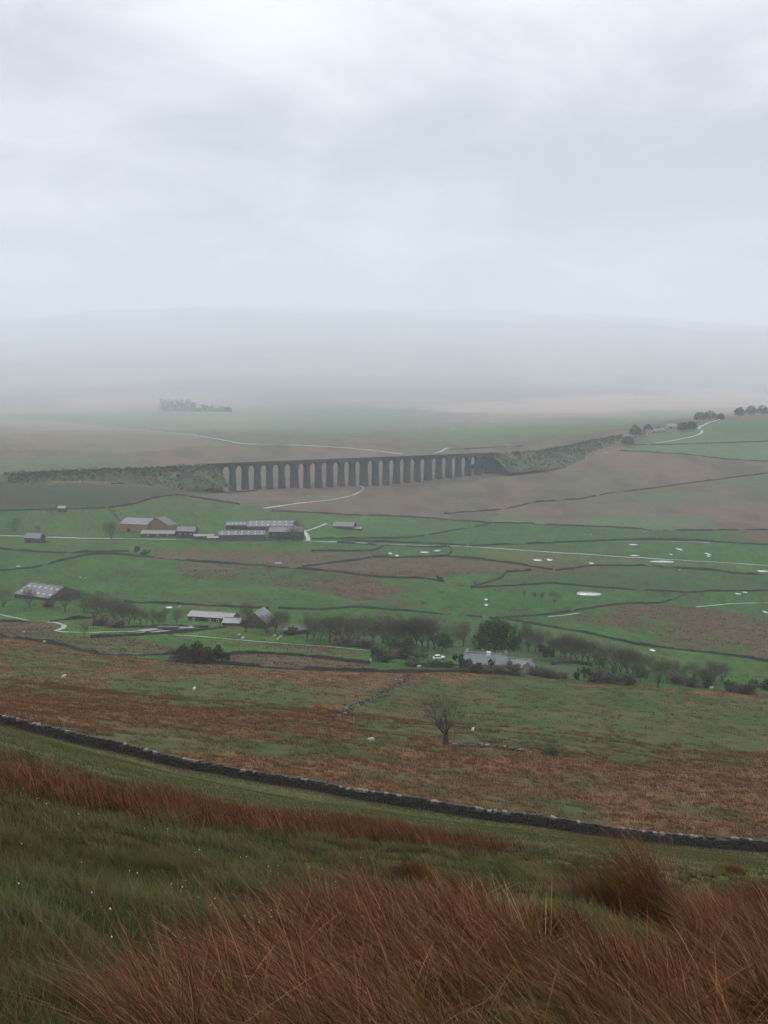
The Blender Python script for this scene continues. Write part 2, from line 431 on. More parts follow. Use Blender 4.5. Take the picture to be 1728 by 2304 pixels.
SLOPE_GREEN = [(hit_poly(p, 3, True), w) for p, w in SLOPE_GREEN]
FAR_GREEN = [(p, w) for p, w in (
    ([(0, 928), (350, 935), (560, 922), (680, 905), (800, 915), (920, 935), (980, 960), (760, 975), (560, 968), (330, 966), (130, 950), (0, 945)], 0.5),
    ([(880, 972), (1100, 958), (1400, 935), (1560, 925), (1500, 950), (1250, 980), (1100, 1004), (980, 1004)], 0.55),
    ([(1412, 1001), (1570, 999), (1728, 993), (1900, 990), (1900, 940), (1728, 945), (1620, 948), (1480, 974)], 0.8),
    ([(1399, 1015), (1548, 1022), (1636, 1033), (1728, 1038), (1900, 1040), (1900, 995), (1728, 996), (1412, 1004)], 0.75),
    ([(1300, 1166), (1440, 1158), (1590, 1166), (1620, 1188), (1475, 1192), (1330, 1182)], 0.55),
    ([(1100, 1160), (1230, 1168), (1240, 1180), (1100, 1174)], 0.5),
    ([(580, 1122), (690, 1115), (800, 1108), (700, 1128)], 0.4),
    ([(1260, 800), (1500, 815), (1728, 830), (1728, 850), (1400, 840)], 0.45),
)]
FAR_GREEN = [(hit_poly(p, 3, True), w) for p, w in FAR_GREEN]
FAR_PALE = [(hit_poly(p, 3, True), w) for p, w in (
    ([(880, 912), (1080, 905), (1330, 888), (1728, 886), (1900, 890), (1900, 915), (1560, 918), (1300, 928), (1000, 930)], 0.9),
    ([(0, 935), (330, 968), (450, 985), (520, 1000), (300, 1020), (0, 1010)], 0.25),
    ([(100, 880), (560, 885), (500, 905), (200, 912)], 0.4),
)]
FIELDS = [(hit_poly(p, 3, True), t) for p, t in (
    ([(250, 1143), (345, 1122), (430, 1118), (612, 1150), (1105, 1178), (988, 1200), (700, 1212), (281, 1186)], (1.22, 1.15, 1.1)),
    ([(1105, 1178), (1475, 1196), (1728, 1193), (1850, 1193), (1850, 1230), (1728, 1226), (1273, 1220), (1060, 1228), (897, 1212)], (.98, .95, 1.05)),
    ([(1060, 1232), (1728, 1275), (1850, 1280), (1850, 1298), (1728, 1292), (1453, 1272), (1250, 1283), (1017, 1240)], (1.3, 1.08, .95)),
    ([(1250, 1285), (1728, 1295), (1850, 1298), (1850, 1330), (1728, 1329), (1381, 1324), (1236, 1313), (1128, 1320), (1062, 1322)], (.85, .86, 1.0)),
    ([(1100, 1391), (1331, 1369), (1490, 1357), (1544, 1336), (1381, 1325), (1128, 1321), (860, 1310), (803, 1364), (895, 1374)], (.9, 1.04, 1.0)),
    ([(0, 1380), (210, 1392), (300, 1357), (606, 1370), (553, 1420), (830, 1460), (850, 1490), (520, 1470), (400, 1430), (204, 1435), (0, 1398)], (1.3, 1.22, .95)),
    ([(0, 1286), (200, 1248), (600, 1276), (800, 1365), (300, 1356), (0, 1330)], (1.05, .98, .95)),
    ([(1140, 1394), (1334, 1428), (1728, 1490), (1850, 1505), (1850, 1560), (1728, 1548), (1480, 1500), (1250, 1450)], (1.2, 1.18, 1.0)),
    ([(0, 1150), (240, 1144), (280, 1187), (300, 1212), (0, 1206)], (1.1, 1.06, 1.0)),
    ([(0, 1212), (330, 1216), (700, 1222), (860, 1230), (700, 1240), (345, 1236), (200, 1244), (0, 1236)], (1.28, 1.02, .95)),
)]
LEFT_HILL = hit_poly([(-200, 1083), (0, 1086), (216, 1090), (420, 1102), (560, 1108), (430, 1113), (345, 1119), (240, 1142), (0, 1149), (-200, 1152)], 3, True)

def rushiness(x, y):
    """0..1: share of rush and rough grass on the rough slope and in the fields"""
    b = np.full(x.shape, 0.30)
    past = inside(PAST, x, y)
    slope = (~past) & (y < 560)
    b[slope] = 0.62
    for p, w in SLOPE_GREEN: b[inside(p, x, y) & slope] -= w
    b[past] = 0.20
    for p, w in BROWN: b[inside(p, x, y) & past] += w * 1.25
    return b, past, slope

def patch(x, y):
    near_ = 1 - sstep(380, 520, y)
    n = fbm(x / 11.0, y / 9.0, 21, 5, 0.68) * 0.62 + fbm(x / 46, y / 30.0, 25, 3) * 0.38
    n2 = fbm(x / 9.0, y / 20.0, 22, 5, 0.62) * 0.6 + fbm(x / 60, y / 90.0, 26, 3) * 0.4
    return n * near_ + n2 * (1 - near_)

def lerp(a, b, t): return a + (b - a) * np.asarray(t)[..., None]
def C(*v): return np.array(v, np.float64)

def cover_colour(x, y):
    r = np.hypot(x, y)
    jx = x + (fbm(x / 9, y / 9, 31, 3) - 0.5) * np.clip(r * 0.018, 0, 14); jy = y + (fbm(x / 9 + 50, y / 9, 33, 3) - 0.5) * np.clip(r * 0.05, 0, 40)
    fj = np.clip((r - 1500) * .10, 0, 420); jx = jx + (fbm(x / 170, y / 170, 35, 4) - .5) * fj; jy = jy + (fbm(x / 170 + 30, y / 170, 37, 4) - .5) * fj * 2
    b, past, slope = rushiness(jx, jy)
    n = patch(x, y)
    f1 = fbm(x / 3.0, y / 8.0, 41, 3); f2 = fbm(x / 60, y / 90, 43, 3); f3 = fbm(x / 240, y / 420, 45, 4)
    green = lerp(C(.018, .057, .008), C(.030, .082, .012), f2); green = lerp(green, C(.020, .046, .012), sstep(.45, .7, f1) * .75)
    g4 = fbm(x / 22, y / 34, 47, 4, .6); green = green * (0.80 + .40 * g4)[..., None]; green = lerp(green, C(.038, .060, .018), sstep(.52, .72, fbm(x / 130, y / 120, 49, 4, .6)) * .7)
    for p_, t_ in FIELDS: green = np.where(inside(p_, x, y)[..., None], green * np.array(t_), green)
    speck = sstep(.60, .70, fbm(x / 3.4, y / 8.5, 48, 3, .6)) * sstep(.40, .56, fbm(x / 45, y / 60, 50, 3)); green = lerp(green, C(.030, .030, .014), speck * .8)
    dull = lerp(C(.030, .046, .015), C(.048, .054, .020), f1)
    brown = np.where(past[..., None], lerp(C(.056, .034, .022), C(.088, .054, .034), f1), lerp(C(.078, .036, .015), C(.155, .076, .034), f1))
    cov = sstep(-.10, .10, n - (1.0 - b) * .62 - .22)
    mix_ = lerp(lerp(green * .86, dull, .45 + .3 * f2), C(.078, .056, .024), sstep(.40, .72, fbm(x / 7, y / 12, 44, 5, .7)) * .6)
    grd = np.where(slope[..., None], mix_, green)
    col = lerp(grd, brown, cov * np.where(past, .8, .9))
    # moor beyond the pastures
    far = (~past) & (~slope)
    moor = lerp(C(.092, .066, .044), C(.072, .066, .038), sstep(.35, .65, fbm(x / 90, y / 160, 51, 4)))
    moor = lerp(moor, C(.044, .033, .029), sstep(.50, .66, fbm(x / 26, y / 60, 53, 4)) * .55)
    moor = lerp(moor, C(.045, .078, .030), sstep(.56, .7, f3) * .5)
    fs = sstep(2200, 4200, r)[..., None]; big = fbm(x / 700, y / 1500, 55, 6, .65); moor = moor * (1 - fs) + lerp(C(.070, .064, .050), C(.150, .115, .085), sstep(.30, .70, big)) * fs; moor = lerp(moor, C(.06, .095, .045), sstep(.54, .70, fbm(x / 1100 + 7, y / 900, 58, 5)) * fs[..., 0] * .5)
    g2 = np.zeros(x.shape); p2 = np.zeros(x.shape)
    for p, w in FAR_GREEN: g2 = np.maximum(g2, inside(p, jx, jy) * w)
    for p, w in FAR_PALE: p2 = np.maximum(p2, inside(p, jx, jy) * w)
    moor = lerp(moor, C(.22, .155, .11), p2 * .85); moor = lerp(moor, C(.045, .098, .036), g2)
    hill = inside(LEFT_HILL, jx, jy)
    moor = np.where(hill[..., None], lerp(C(.024, .038, .017), C(.040, .032, .022), sstep(.42, .62, fbm(x / 40, y / 40, 57, 4))), moor)
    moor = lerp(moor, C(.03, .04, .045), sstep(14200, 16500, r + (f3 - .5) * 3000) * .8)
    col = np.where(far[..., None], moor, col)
    # near hillside, this side of the long wall
    near = 1 - sstep(0, 3, y - 127)
    h = fbm(x / 2.6, y / 4.5, 61, 4); h2 = fbm(x / 14, y / 22, 63, 3)
    olive = lerp(C(.046, .054, .016), C(.092, .080, .031), sstep(.38, .68, h * .5 + h2 * .5))
    olive = lerp(olive, C(.048, .082, .018), sstep(.5, .7, h2) * .6)
    olive = lerp(olive, C(.095, .060, .030), sstep(.58, .74, h) * .45)
    deep = 1 - sstep(14, 30, r)
    olive = lerp(olive, olive * .62, deep)
    col = lerp(col, olive, near)
    return col

# ------------------------------------------------------------------ ground sheet (fine in the valley ahead, coarse round about)
az = np.concatenate([np.linspace(-180, -60, 24, endpoint=False), np.linspace(-60, -21, 26, endpoint=False), np.linspace(-21, 21, 520, endpoint=False), np.linspace(21, 60, 26, endpoint=False), np.linspace(60, 180, 24, endpoint=False)])
az = np.radians(az); NA = len(az)
rad = np.concatenate([np.exp(np.linspace(math.log(0.6), math.log(6.0), 24, endpoint=False)), np.exp(np.linspace(math.log(6.0), math.log(26800.0), 710))]); NR = len(rad)
AA, RR = np.meshgrid(az, rad)
GX, GY = RR * np.sin(AA), RR * np.cos(AA)
GZ = groundv(GX, GY)
gv = np.stack([GX, GY, GZ], -1).reshape(-1, 3)
gv = np.vstack([gv, [[0, 0, Z0 - 1.6]]])
i, j = np.meshgrid(np.arange(NR - 1), np.arange(NA), indexing='ij')
jn = (j + 1) % NA
quads = np.stack([i * NA + j, i * NA + jn, (i + 1) * NA + jn, (i + 1) * NA + j], -1).reshape(-1, 4)[:, ::-1]
k = np.arange(NA); tris = np.stack([np.full(NA, NR * NA), (k + 1) % NA, k], -1)[:, ::-1]
gc = cover_colour(gv[:, 0], gv[:, 1])
me = mesh_np('ground', gv, quads, tris, gc, True)
g = link('ground', me, M['ground']); tag(g, kind='structure')
g['label'] = 'rough hillside falling to green valley pastures and brown moor beyond'

# ------------------------------------------------------------------ the viaduct
RAIL_DROP = 79.9
P1 = np.array([-190.7, 1275.0]); P2 = np.array([139.5, 1504.5])
AX = (P2 - P1) / np.linalg.norm(P2 - P1); LEN = float(np.linalg.norm(P2 - P1)); NRM = np.array([-AX[1], AX[0]])   # NRM points away from the eye
VZ = Z0 - RAIL_DROP                                     # parapet top
via = empty('viaduct', (P1[0], P1[1], 0), math.atan2(AX[1], AX[0]))
tag(via, 'long dark stone railway viaduct of twenty-four arches crossing the moor', 'viaduct')
def vground(s, w=0.0):
    p = P1 + AX * s + NRM * w; return ground(p[0], p[1])
NARCH, KING = 24, 2.2
S0, S1 = 10.0, LEN - 7.0
PITCHA = (S1 - S0 - 3 * KING) / NARCH
TH_T, TH_B, DW_T, DW_B = 4.4, 5.8, 7.4, 9.2           # pier thickness / deck width, top and bottom
SPR = VZ - 9.2                                          # springing
DECK = VZ - 1.5
s = S0; edges = [s]
piers = []; arches = []
for a in range(NARCH):
    arches.append((s, s + PITCHA)); s += PITCHA
    if a < NARCH - 1:
        king = (a + 1) % 6 == 0
        piers.append((s + (KING / 2 if king else 0), KING if king else 0.0))
        if king: s += KING
half = TH_T / 2
for sc, extra in piers:
    zb = min(vground(sc, -5), vground(sc, 5)) - 1.5
    hh = max(SPR - zb, 1.0); fr = min(hh / 28.0, 1.15)
    tb, db = TH_T + (TH_B - TH_T) * fr + extra, DW_T + (DW_B - DW_T) * fr
    m_ = MB()
    def ring(t_, d_, z): return [(sc - t_ / 2, -d_ / 2, z), (sc + t_ / 2, -d_ / 2, z), (sc + t_ / 2, d_ / 2, z), (sc - t_ / 2, d_ / 2, z)]
    m_.add(ring(tb, db, zb) + ring(TH_T + extra, DW_T, SPR), [(3, 2, 1, 0), (4, 5, 6, 7), (0, 1, 5, 4), (1, 2, 6, 5), (2, 3, 7, 6), (3, 0, 4, 7)])
    pr = m_.build('pier', M['viaduct'], via)
    m_ = MB(); m_.box((sc, 0, SPR - .3), (TH_T + extra + .7, DW_T + .7, .6)); m_.build('impost', M['viaduct'], pr)
for (a0, a1) in arches:                                 # spandrel block with the arch cut out of it
    x0, x1 = a0 + half, a1 - half; cx = (a0 + a1) / 2; rx = (x1 - x0) / 2; NS = 14
    arc = [(cx - rx * math.cos(math.pi * q / NS), SPR + (6.1) * math.sin(math.pi * q / NS)) for q in range(NS + 1)]
    xl = a0 - (0 if a0 == arches[0][0] else 0); m_ = MB()
    V_, F_ = [], []
    y0, y1 = -DW_T / 2 + .15, DW_T / 2 - .15
    top = [(x, DECK) for x, _ in arc]
    for yy in (y0, y1):
        V_ += [(x, yy, z) for x, z in arc] + [(x, yy, z) for x, z in top]
    n = NS + 1
    for q in range(NS):
        F_.append((q, q + 1, n + q + 1, n + q)); F_.append((2 * n + q, 3 * n + q, 3 * n + q + 1, 2 * n + q + 1))
        F_.append((q, 2 * n + q, 2 * n + q + 1, q + 1)); F_.append((n + q, n + q + 1, 3 * n + q + 1, 3 * n + q))
    m_.add(V_, F_); ar = m_.build('arch', M['viaduct'], via)
    # ring of voussoirs standing a little proud
    m_ = MB(); V_, F_ = [], []
    for q in range(NS + 1):
        an = math.pi * q / NS
        for rr_, zz in ((0, 0), (0.8, 0.8)):
            V_ += [(cx - (rx - .03 + rr_) * math.cos(an), y0 - .12, SPR + (6.07 + zz) * math.sin(an)), (cx - (rx - .03 + rr_) * math.cos(an), y0 + .3, SPR + (6.07 + zz) * math.sin(an))]
    for q in range(NS):
        b0, b1 = q * 4, q * 4 + 4
        F_ += [(b0, b0 + 2, b1 + 2, b1), (b0, b1, b1 + 1, b0 + 1), (b0 + 2, b0 + 3, b1 + 3, b1 + 2)]
    m_.add(V_, F_); m_.build('arch_ring', M['viaduct'], ar)
ends = [a[0] for a in arches] + [arches[-1][1]]
for q in range(NARCH - 1):                              # pier heads between the arches
    l, r_ = arches[q][1] - half, arches[q + 1][0] + half
    m_ = MB(); m_.box(((l + r_) / 2, 0, (SPR + DECK) / 2), (r_ - l - .01, DW_T - .3, DECK - SPR)); m_.build('pier_head', M['viaduct'], via)
for l, r_ in ((-6, S0 + half), (S1 - half, LEN + 5)):   # abutments
    zb = min(vground(l), vground(r_)) - 3
    m_ = MB(); m_.box(((l + r_) / 2, 0, (zb + DECK) / 2), (r_ - l - .01, DW_T - .25, DECK - zb)); m_.build('abutment', M['viaduct'], via)
m_ = MB(); m_.box((LEN / 2, 0, DECK + .2), (LEN + 11.6, DW_T + .6, .42)); m_.build('string_course', M['viaduct'], via)
for sg in (-1, 1):
    m_ = MB(); m_.box((LEN / 2, sg * (DW_T / 2 - .1), DECK + .95), (LEN + 11, .5, 1.08))
    pp = m_.build('parapet', M['viaduct'], via)
    m_ = MB(); m_.box((LEN / 2, sg * (DW_T / 2 - .1), DECK + 1.56), (LEN + 11.2, .7, .16)); m_.build('coping', M['viaduct'], pp)
m_ = MB(); m_.box((LEN / 2, 0, DECK + .55), (LEN + 10, 4.5, .3), 0); m_.build('ballast', M['farwall'], via)

# ------------------------------------------------------------------ embankments carrying the line on each side
def embank(name, label, pts, slope_n=1.55, seed=0):
    pts = np.array(pts); seg = [pts[0]]
    for a, b_ in zip(pts[:-1], pts[1:]):
        nn = max(2, int(np.linalg.norm(b_[:2] - a[:2]) / 6))
        for q in range(1, nn + 1): seg.append(a + (b_ - a) * q / nn)
    seg = np.array(seg); tn = np.gradient(seg[:, :2], axis=0); tn /= np.linalg.norm(tn, axis=1)[:, None]
    nm = np.stack([-tn[:, 1], tn[:, 0]], 1)
    q_ = np.arange(7); w_ = 4.8 + q_ * q_ * 0.95
    X = np.concatenate([seg[:, None, 0] - nm[:, None, 0] * w_[::-1], seg[:, None, 0] + nm[:, None, 0] * w_], 1)
    Y = np.concatenate([seg[:, None, 1] - nm[:, None, 1] * w_[::-1], seg[:, None, 1] + nm[:, None, 1] * w_], 1)
    ww = np.concatenate([w_[::-1], w_]); qq = np.concatenate([q_[::-1], q_])
    Z = seg[:, None, 2] - (ww - 4.8) / slope_n + (fbm(X / 7, Y / 7, 71 + seed, 3) - .5) * 2.2 * np.minimum(qq, 2) / 2
    Z = np.maximum(Z, groundv(X, Y) - .6 - .12 * qq)
    V_ = np.stack([X, Y, Z], -1).reshape(-1, 3)
    nr, nc = len(seg), 14
    i, j = np.meshgrid(np.arange(nr - 1), np.arange(nc - 1), indexing='ij')
    q_ = np.stack([i * nc + j, (i + 1) * nc + j, (i + 1) * nc + j + 1, i * nc + j + 1], -1).reshape(-1, 4)
    f_ = fbm(V_[:, 0] / 9, V_[:, 1] / 9, 73 + seed, 3)
    col = lerp(C(.040, .060, .028), C(.074, .074, .042), sstep(.3, .7, f_)) * (.7 + .6 * fbm(V_[:, 0] / 3, V_[:, 1] / 3, 79, 2))[:, None]
    me = mesh_np(name, V_, q_, None, col, True)
    o = link(name, me, M['slope']); tag(o, label, kind='structure')
    return V_.reshape(nr, nc, 3)
e0 = P1 + AX * 4
EL = embank('embankment', 'scrub covered railway embankment left of the viaduct', [(*(P1 - AX * 420), VZ - 3), (*(P1 - AX * 250), VZ - 1.6), (*(P1 - AX * 120), VZ - 1.4), (*e0, VZ - 1.6)], seed=1)
e1 = P2 - AX * 5
ER = embank('embankment', 'scrub covered railway embankment climbing right of the viaduct', [(*e1, VZ - 1.6), (205, 1560, VZ - .6), (250, 1630, VZ + 2), (300, 1715, VZ + 6), (355, 1785, VZ + 11), (425, 1850, VZ + 18), (505, 1925, VZ + 25)], seed=2)

# ------------------------------------------------------------------ roads, tracks and standing water, laid on the ground
def ribbon(name, label, pts, width, mat, lift=0.08, n=8):
    w = hit_poly(pts, n)
    seg = [w[0]]
    for a, b_ in zip(w[:-1], w[1:]):
        k = max(1, int(np.linalg.norm(b_ - a) / 5))
        for q in range(1, k + 1): seg.append(a + (b_ - a) * q / k)
    seg = np.array(seg)
    for _ in range(3): seg[1:-1] = (seg[:-2] + seg[1:-1] * 2 + seg[2:]) / 4
    tn = np.gradient(seg, axis=0); tn /= np.linalg.norm(tn, axis=1)[:, None] + 1e-9
    nm = np.stack([-tn[:, 1], tn[:, 0]], 1)
    wv = .72 * width * (1 + .16 * (fbm(seg[:, 0] / 6, seg[:, 1] / 6, 91, 2) - .5) * 2)
    rows = []
    for q, lf in ((-.5, 0), (-.25, .04), (0, .06), (.25, .04), (.5, 0)):
        p = seg + nm * (wv * q)[:, None]
        rows.append(np.column_stack([p, groundv(p[:, 0], p[:, 1]) + lift + lf + width * .035]))
    V_ = np.stack(rows, 1).reshape(-1, 3); nr, nc = len(seg), 5
    i, j = np.meshgrid(np.arange(nr - 1), np.arange(nc - 1), indexing='ij')
    q_ = np.stack([i * nc + j, (i + 1) * nc + j, (i + 1) * nc + j + 1, i * nc + j + 1], -1).reshape(-1, 4)
    if True: q_ = q_[:, ::-1]
    o = link(name, mesh_np(name, V_, q_, None, None, True), mat); tag(o, label, kind='structure'); return o

ROADS = [
 ('road', 'wet valley road running past the upper farm', [(-60, 1203), (96, 1209), (166, 1211), (330, 1213), (480, 1217), (600, 1219), (694, 1218), (784, 1221), (900, 1226), (1055, 1230), (1150, 1237), (1323, 1248), (1435, 1256), (1609, 1265), (1728, 1273), (1850, 1279)], 4.4, 'road'),
 ('road', 'pale road climbing the moor behind the viaduct', [(60, 944), (88, 947), (125, 952), (240, 960), (333, 969), (436, 979), (500, 990), (545, 999), (653, 1001), (784, 1008), (850, 1015), (905, 1022)], 5.0, 'road'),
 ('road', 'short pale road above the right end of the viaduct', [(979, 1020), (992, 1016), (1001, 1010), (1012, 1008)], 5.5, 'road'),
 ('track', 'pale stony track curving up to the viaduct arches', [(594, 1144), (650, 1136), (694, 1130), (748, 1125), (790, 1116), (812, 1106), (820, 1098), (811, 1093)], 4.6, 'track'),
 ('track', 'pale lane winding up to the cottages on the right skyline', [(1474, 997), (1500, 994), (1526, 989), (1556, 983), (1575, 977), (1581, 970), (1570, 963), (1590, 953), (1619, 944)], 5.0, 'track'),
 ('track', 'wet farm lane entering at left below the spotted barn', [(-40, 1376), (0, 1383), (30, 1390), (62, 1396)], 2.6, 'road'),
 ('track', 'bending farm track in front of the bare tree belt', [(106, 1401), (122, 1401), (136, 1404), (146, 1409), (140, 1415), (124, 1420), (150, 1423), (204, 1424), (274, 1421), (329, 1424), (370, 1420), (410, 1419)], 2.8, 'track'),
 ('track', 'pale track crossing the green field below the long shed', [(392, 1429), (440, 1432), (490, 1436), (568, 1443), (659, 1450), (760, 1457), (849, 1467)], 1.9, 'track'),
 ('track', 'pale track entering the rushy field at far right', [(1566, 1366), (1610, 1362), (1649, 1358), (1728, 1357), (1820, 1358)], 2.2, 'track'),
 ('track', 'short pale track beside the wall right of the tree belt', [(1233, 1388), (1268, 1385), (1302, 1380)], 2.0, 'track'),
 ('track', 'wet lane between two walls on the right', [(1385, 1219), (1430, 1218), (1475, 1218), (1540, 1219), (1598, 1221)], 3.4, 'road'),
 ('track', 'pale farm entrance beside the sheds of the upper farm', [(682, 1192), (690, 1204), (694, 1212), (692, 1217)], 4.5, 'track'),
 ('track', 'pale track leading from the sheds to the lone field barn', [(686, 1196), (705, 1190), (724, 1183), (734, 1178)], 3.2, 'track'),
]
for nm_, lb, pts, wd, mt in ROADS: ribbon(nm_, lb, pts, wd, M[mt])
ribbon('yard', 'wet muddy farmyard beside the dark covered stack', [(310, 1421), (350, 1417), (400, 1414), (440, 1411)], 7.0, M['track'])

POOLS = [(1324, 1335, 56, 8), (1210, 1260, 20, 4), (1236, 1259, 12, 4), (1331, 1267, 12, 4), (1428, 1250, 22, 3), (1487, 1264, 52, 4), (1528, 1235, 14, 5), (1592, 1246, 12, 5), (1594, 1251, 7, 3), (1716, 1285, 30, 4),
         (1468, 1463, 12, 4), (1510, 1247, 6, 3), (955, 1242, 22, 4), (983, 1239, 16, 3), (1424, 1225, 22, 2), (1660, 1336, 14, 3), (1676, 1332, 10, 3), (1722, 1377, 10, 5),
         (878, 1245, 10, 3), (893, 1250, 10, 4), (1093, 1349, 9, 3), (1094, 1361, 9, 3), (380, 1367, 16, 3), (1110, 948, 12, 4), (1020, 964, 12, 3), (625, 1267, 16, 3), (40, 1274, 8, 3), (1365, 1018, 8, 3)]
for k_, (cx, cy_, w_, h_) in enumerate(POOLS):
    th = np.linspace(0, 2 * math.pi, 22, endpoint=False)
    rr = 1 + .35 * (fbm(np.cos(th) * 1.3 + k_ * 7, np.sin(th) * 1.3, 95, 3) - .5) * 2
    c0 = hit(cx, cy_); sx = w_ / 2 * c0.y / F
    d1, d2 = hit(cx, cy_ - h_ / 2).y, hit(cx, cy_ + h_ / 2).y
    sy = min(max((d1 - d2) / 2, .6), sx * 2.2 + 3)
    X = c0.x + sx * np.cos(th) * rr; Y = c0.y + sy * np.sin(th) * rr
    zt = groundv(X, Y); z = float(np.percentile(zt, 70)) + .12
    V_ = np.vstack([np.column_stack([X, Y, np.full(22, z)]), np.column_stack([X, Y, np.minimum(zt, z) - .6]), [[c0.x, c0.y, z]]])
    i = np.arange(22); 
    me = mesh_np('flood_pool', V_, np.stack([i, 22 + i, 22 + (i + 1) % 22, (i + 1) % 22], -1), np.stack([np.full(22, 44), i, (i + 1) % 22], -1))
    o = link('flood_pool', me, M['water']); tag(o, kind='structure')

# ------------------------------------------------------------------ field walls of the valley
def field_wall(label, pts, height=1.35, step=2.0, name='drystone_wall', jag=.16, wob=.35, dense=5):
    w = hit_poly(pts, dense); seg = [w[0]]
    for a, b_ in zip(w[:-1], w[1:]):
        k = max(1, int(np.linalg.norm(b_ - a) / step))
        for q in range(1, k + 1): seg.append(a + (b_ - a) * q / k)
    seg = np.array(seg)
    for _ in range(2): seg[1:-1] = (seg[:-2] + seg[1:-1] * 2 + seg[2:]) / 4
    n = len(seg); seg = seg + (np.stack([fbm(seg[:, 0] / 12, seg[:, 1] / 12, 101, 2), fbm(seg[:, 0] / 12 + 9, seg[:, 1] / 12, 102, 2)], 1) - .5) * 2 * wob
    tn = np.gradient(seg, axis=0); tn /= np.linalg.norm(tn, axis=1)[:, None] + 1e-9
    nm = np.stack([-tn[:, 1], tn[:, 0]], 1)
    gz = groundv(seg[:, 0], seg[:, 1])
    sag = (fbm(seg[:, 0] / 9, seg[:, 1] / 9, 104, 3) - .5) * .9; sag = sag - .75 * sstep(.70, .74, fbm(seg[:, 0] / 16, seg[:, 1] / 16, 107, 2))
    ht = height * (1 + sag) + rng.uniform(-jag, jag, n)
    rows = []
    for q, zf in ((-.46, -.35), (-.42, .0), (-.27, .82), (-.2, 1.0), (.2, 1.0), (.27, .82), (.42, 0), (.46, -.35)):
        ww = q * .8 * (height / 1.35) * (1 + rng.uniform(-.14, .14, n))
        p = seg + nm * ww[:, None]
        z = gz + (zf if zf < 0 else zf * ht) + (rng.uniform(-.08, .08, n) if zf >= .8 else 0)
        rows.append(np.column_stack([p, z]))
    V_ = np.stack(rows, 1).reshape(-1, 3); nc = 8
    i, j = np.meshgrid(np.arange(n - 1), np.arange(nc - 1), indexing='ij')
    q_ = np.stack([i * nc + j, i * nc + j + 1, (i + 1) * nc + j + 1, (i + 1) * nc + j], -1).reshape(-1, 4)[:, ::-1]
    caps = np.array([[0, 1, 6, 7], [1, 2, 5, 6], [2, 3, 4, 5]]); q_ = np.vstack([q_, caps, caps[:, ::-1] + (n - 1) * nc])
    o = link(name, mesh_np(name, V_, q_), M['farwall']); tag(o, label, 'wall', 'drystone walls dividing the valley'); return o

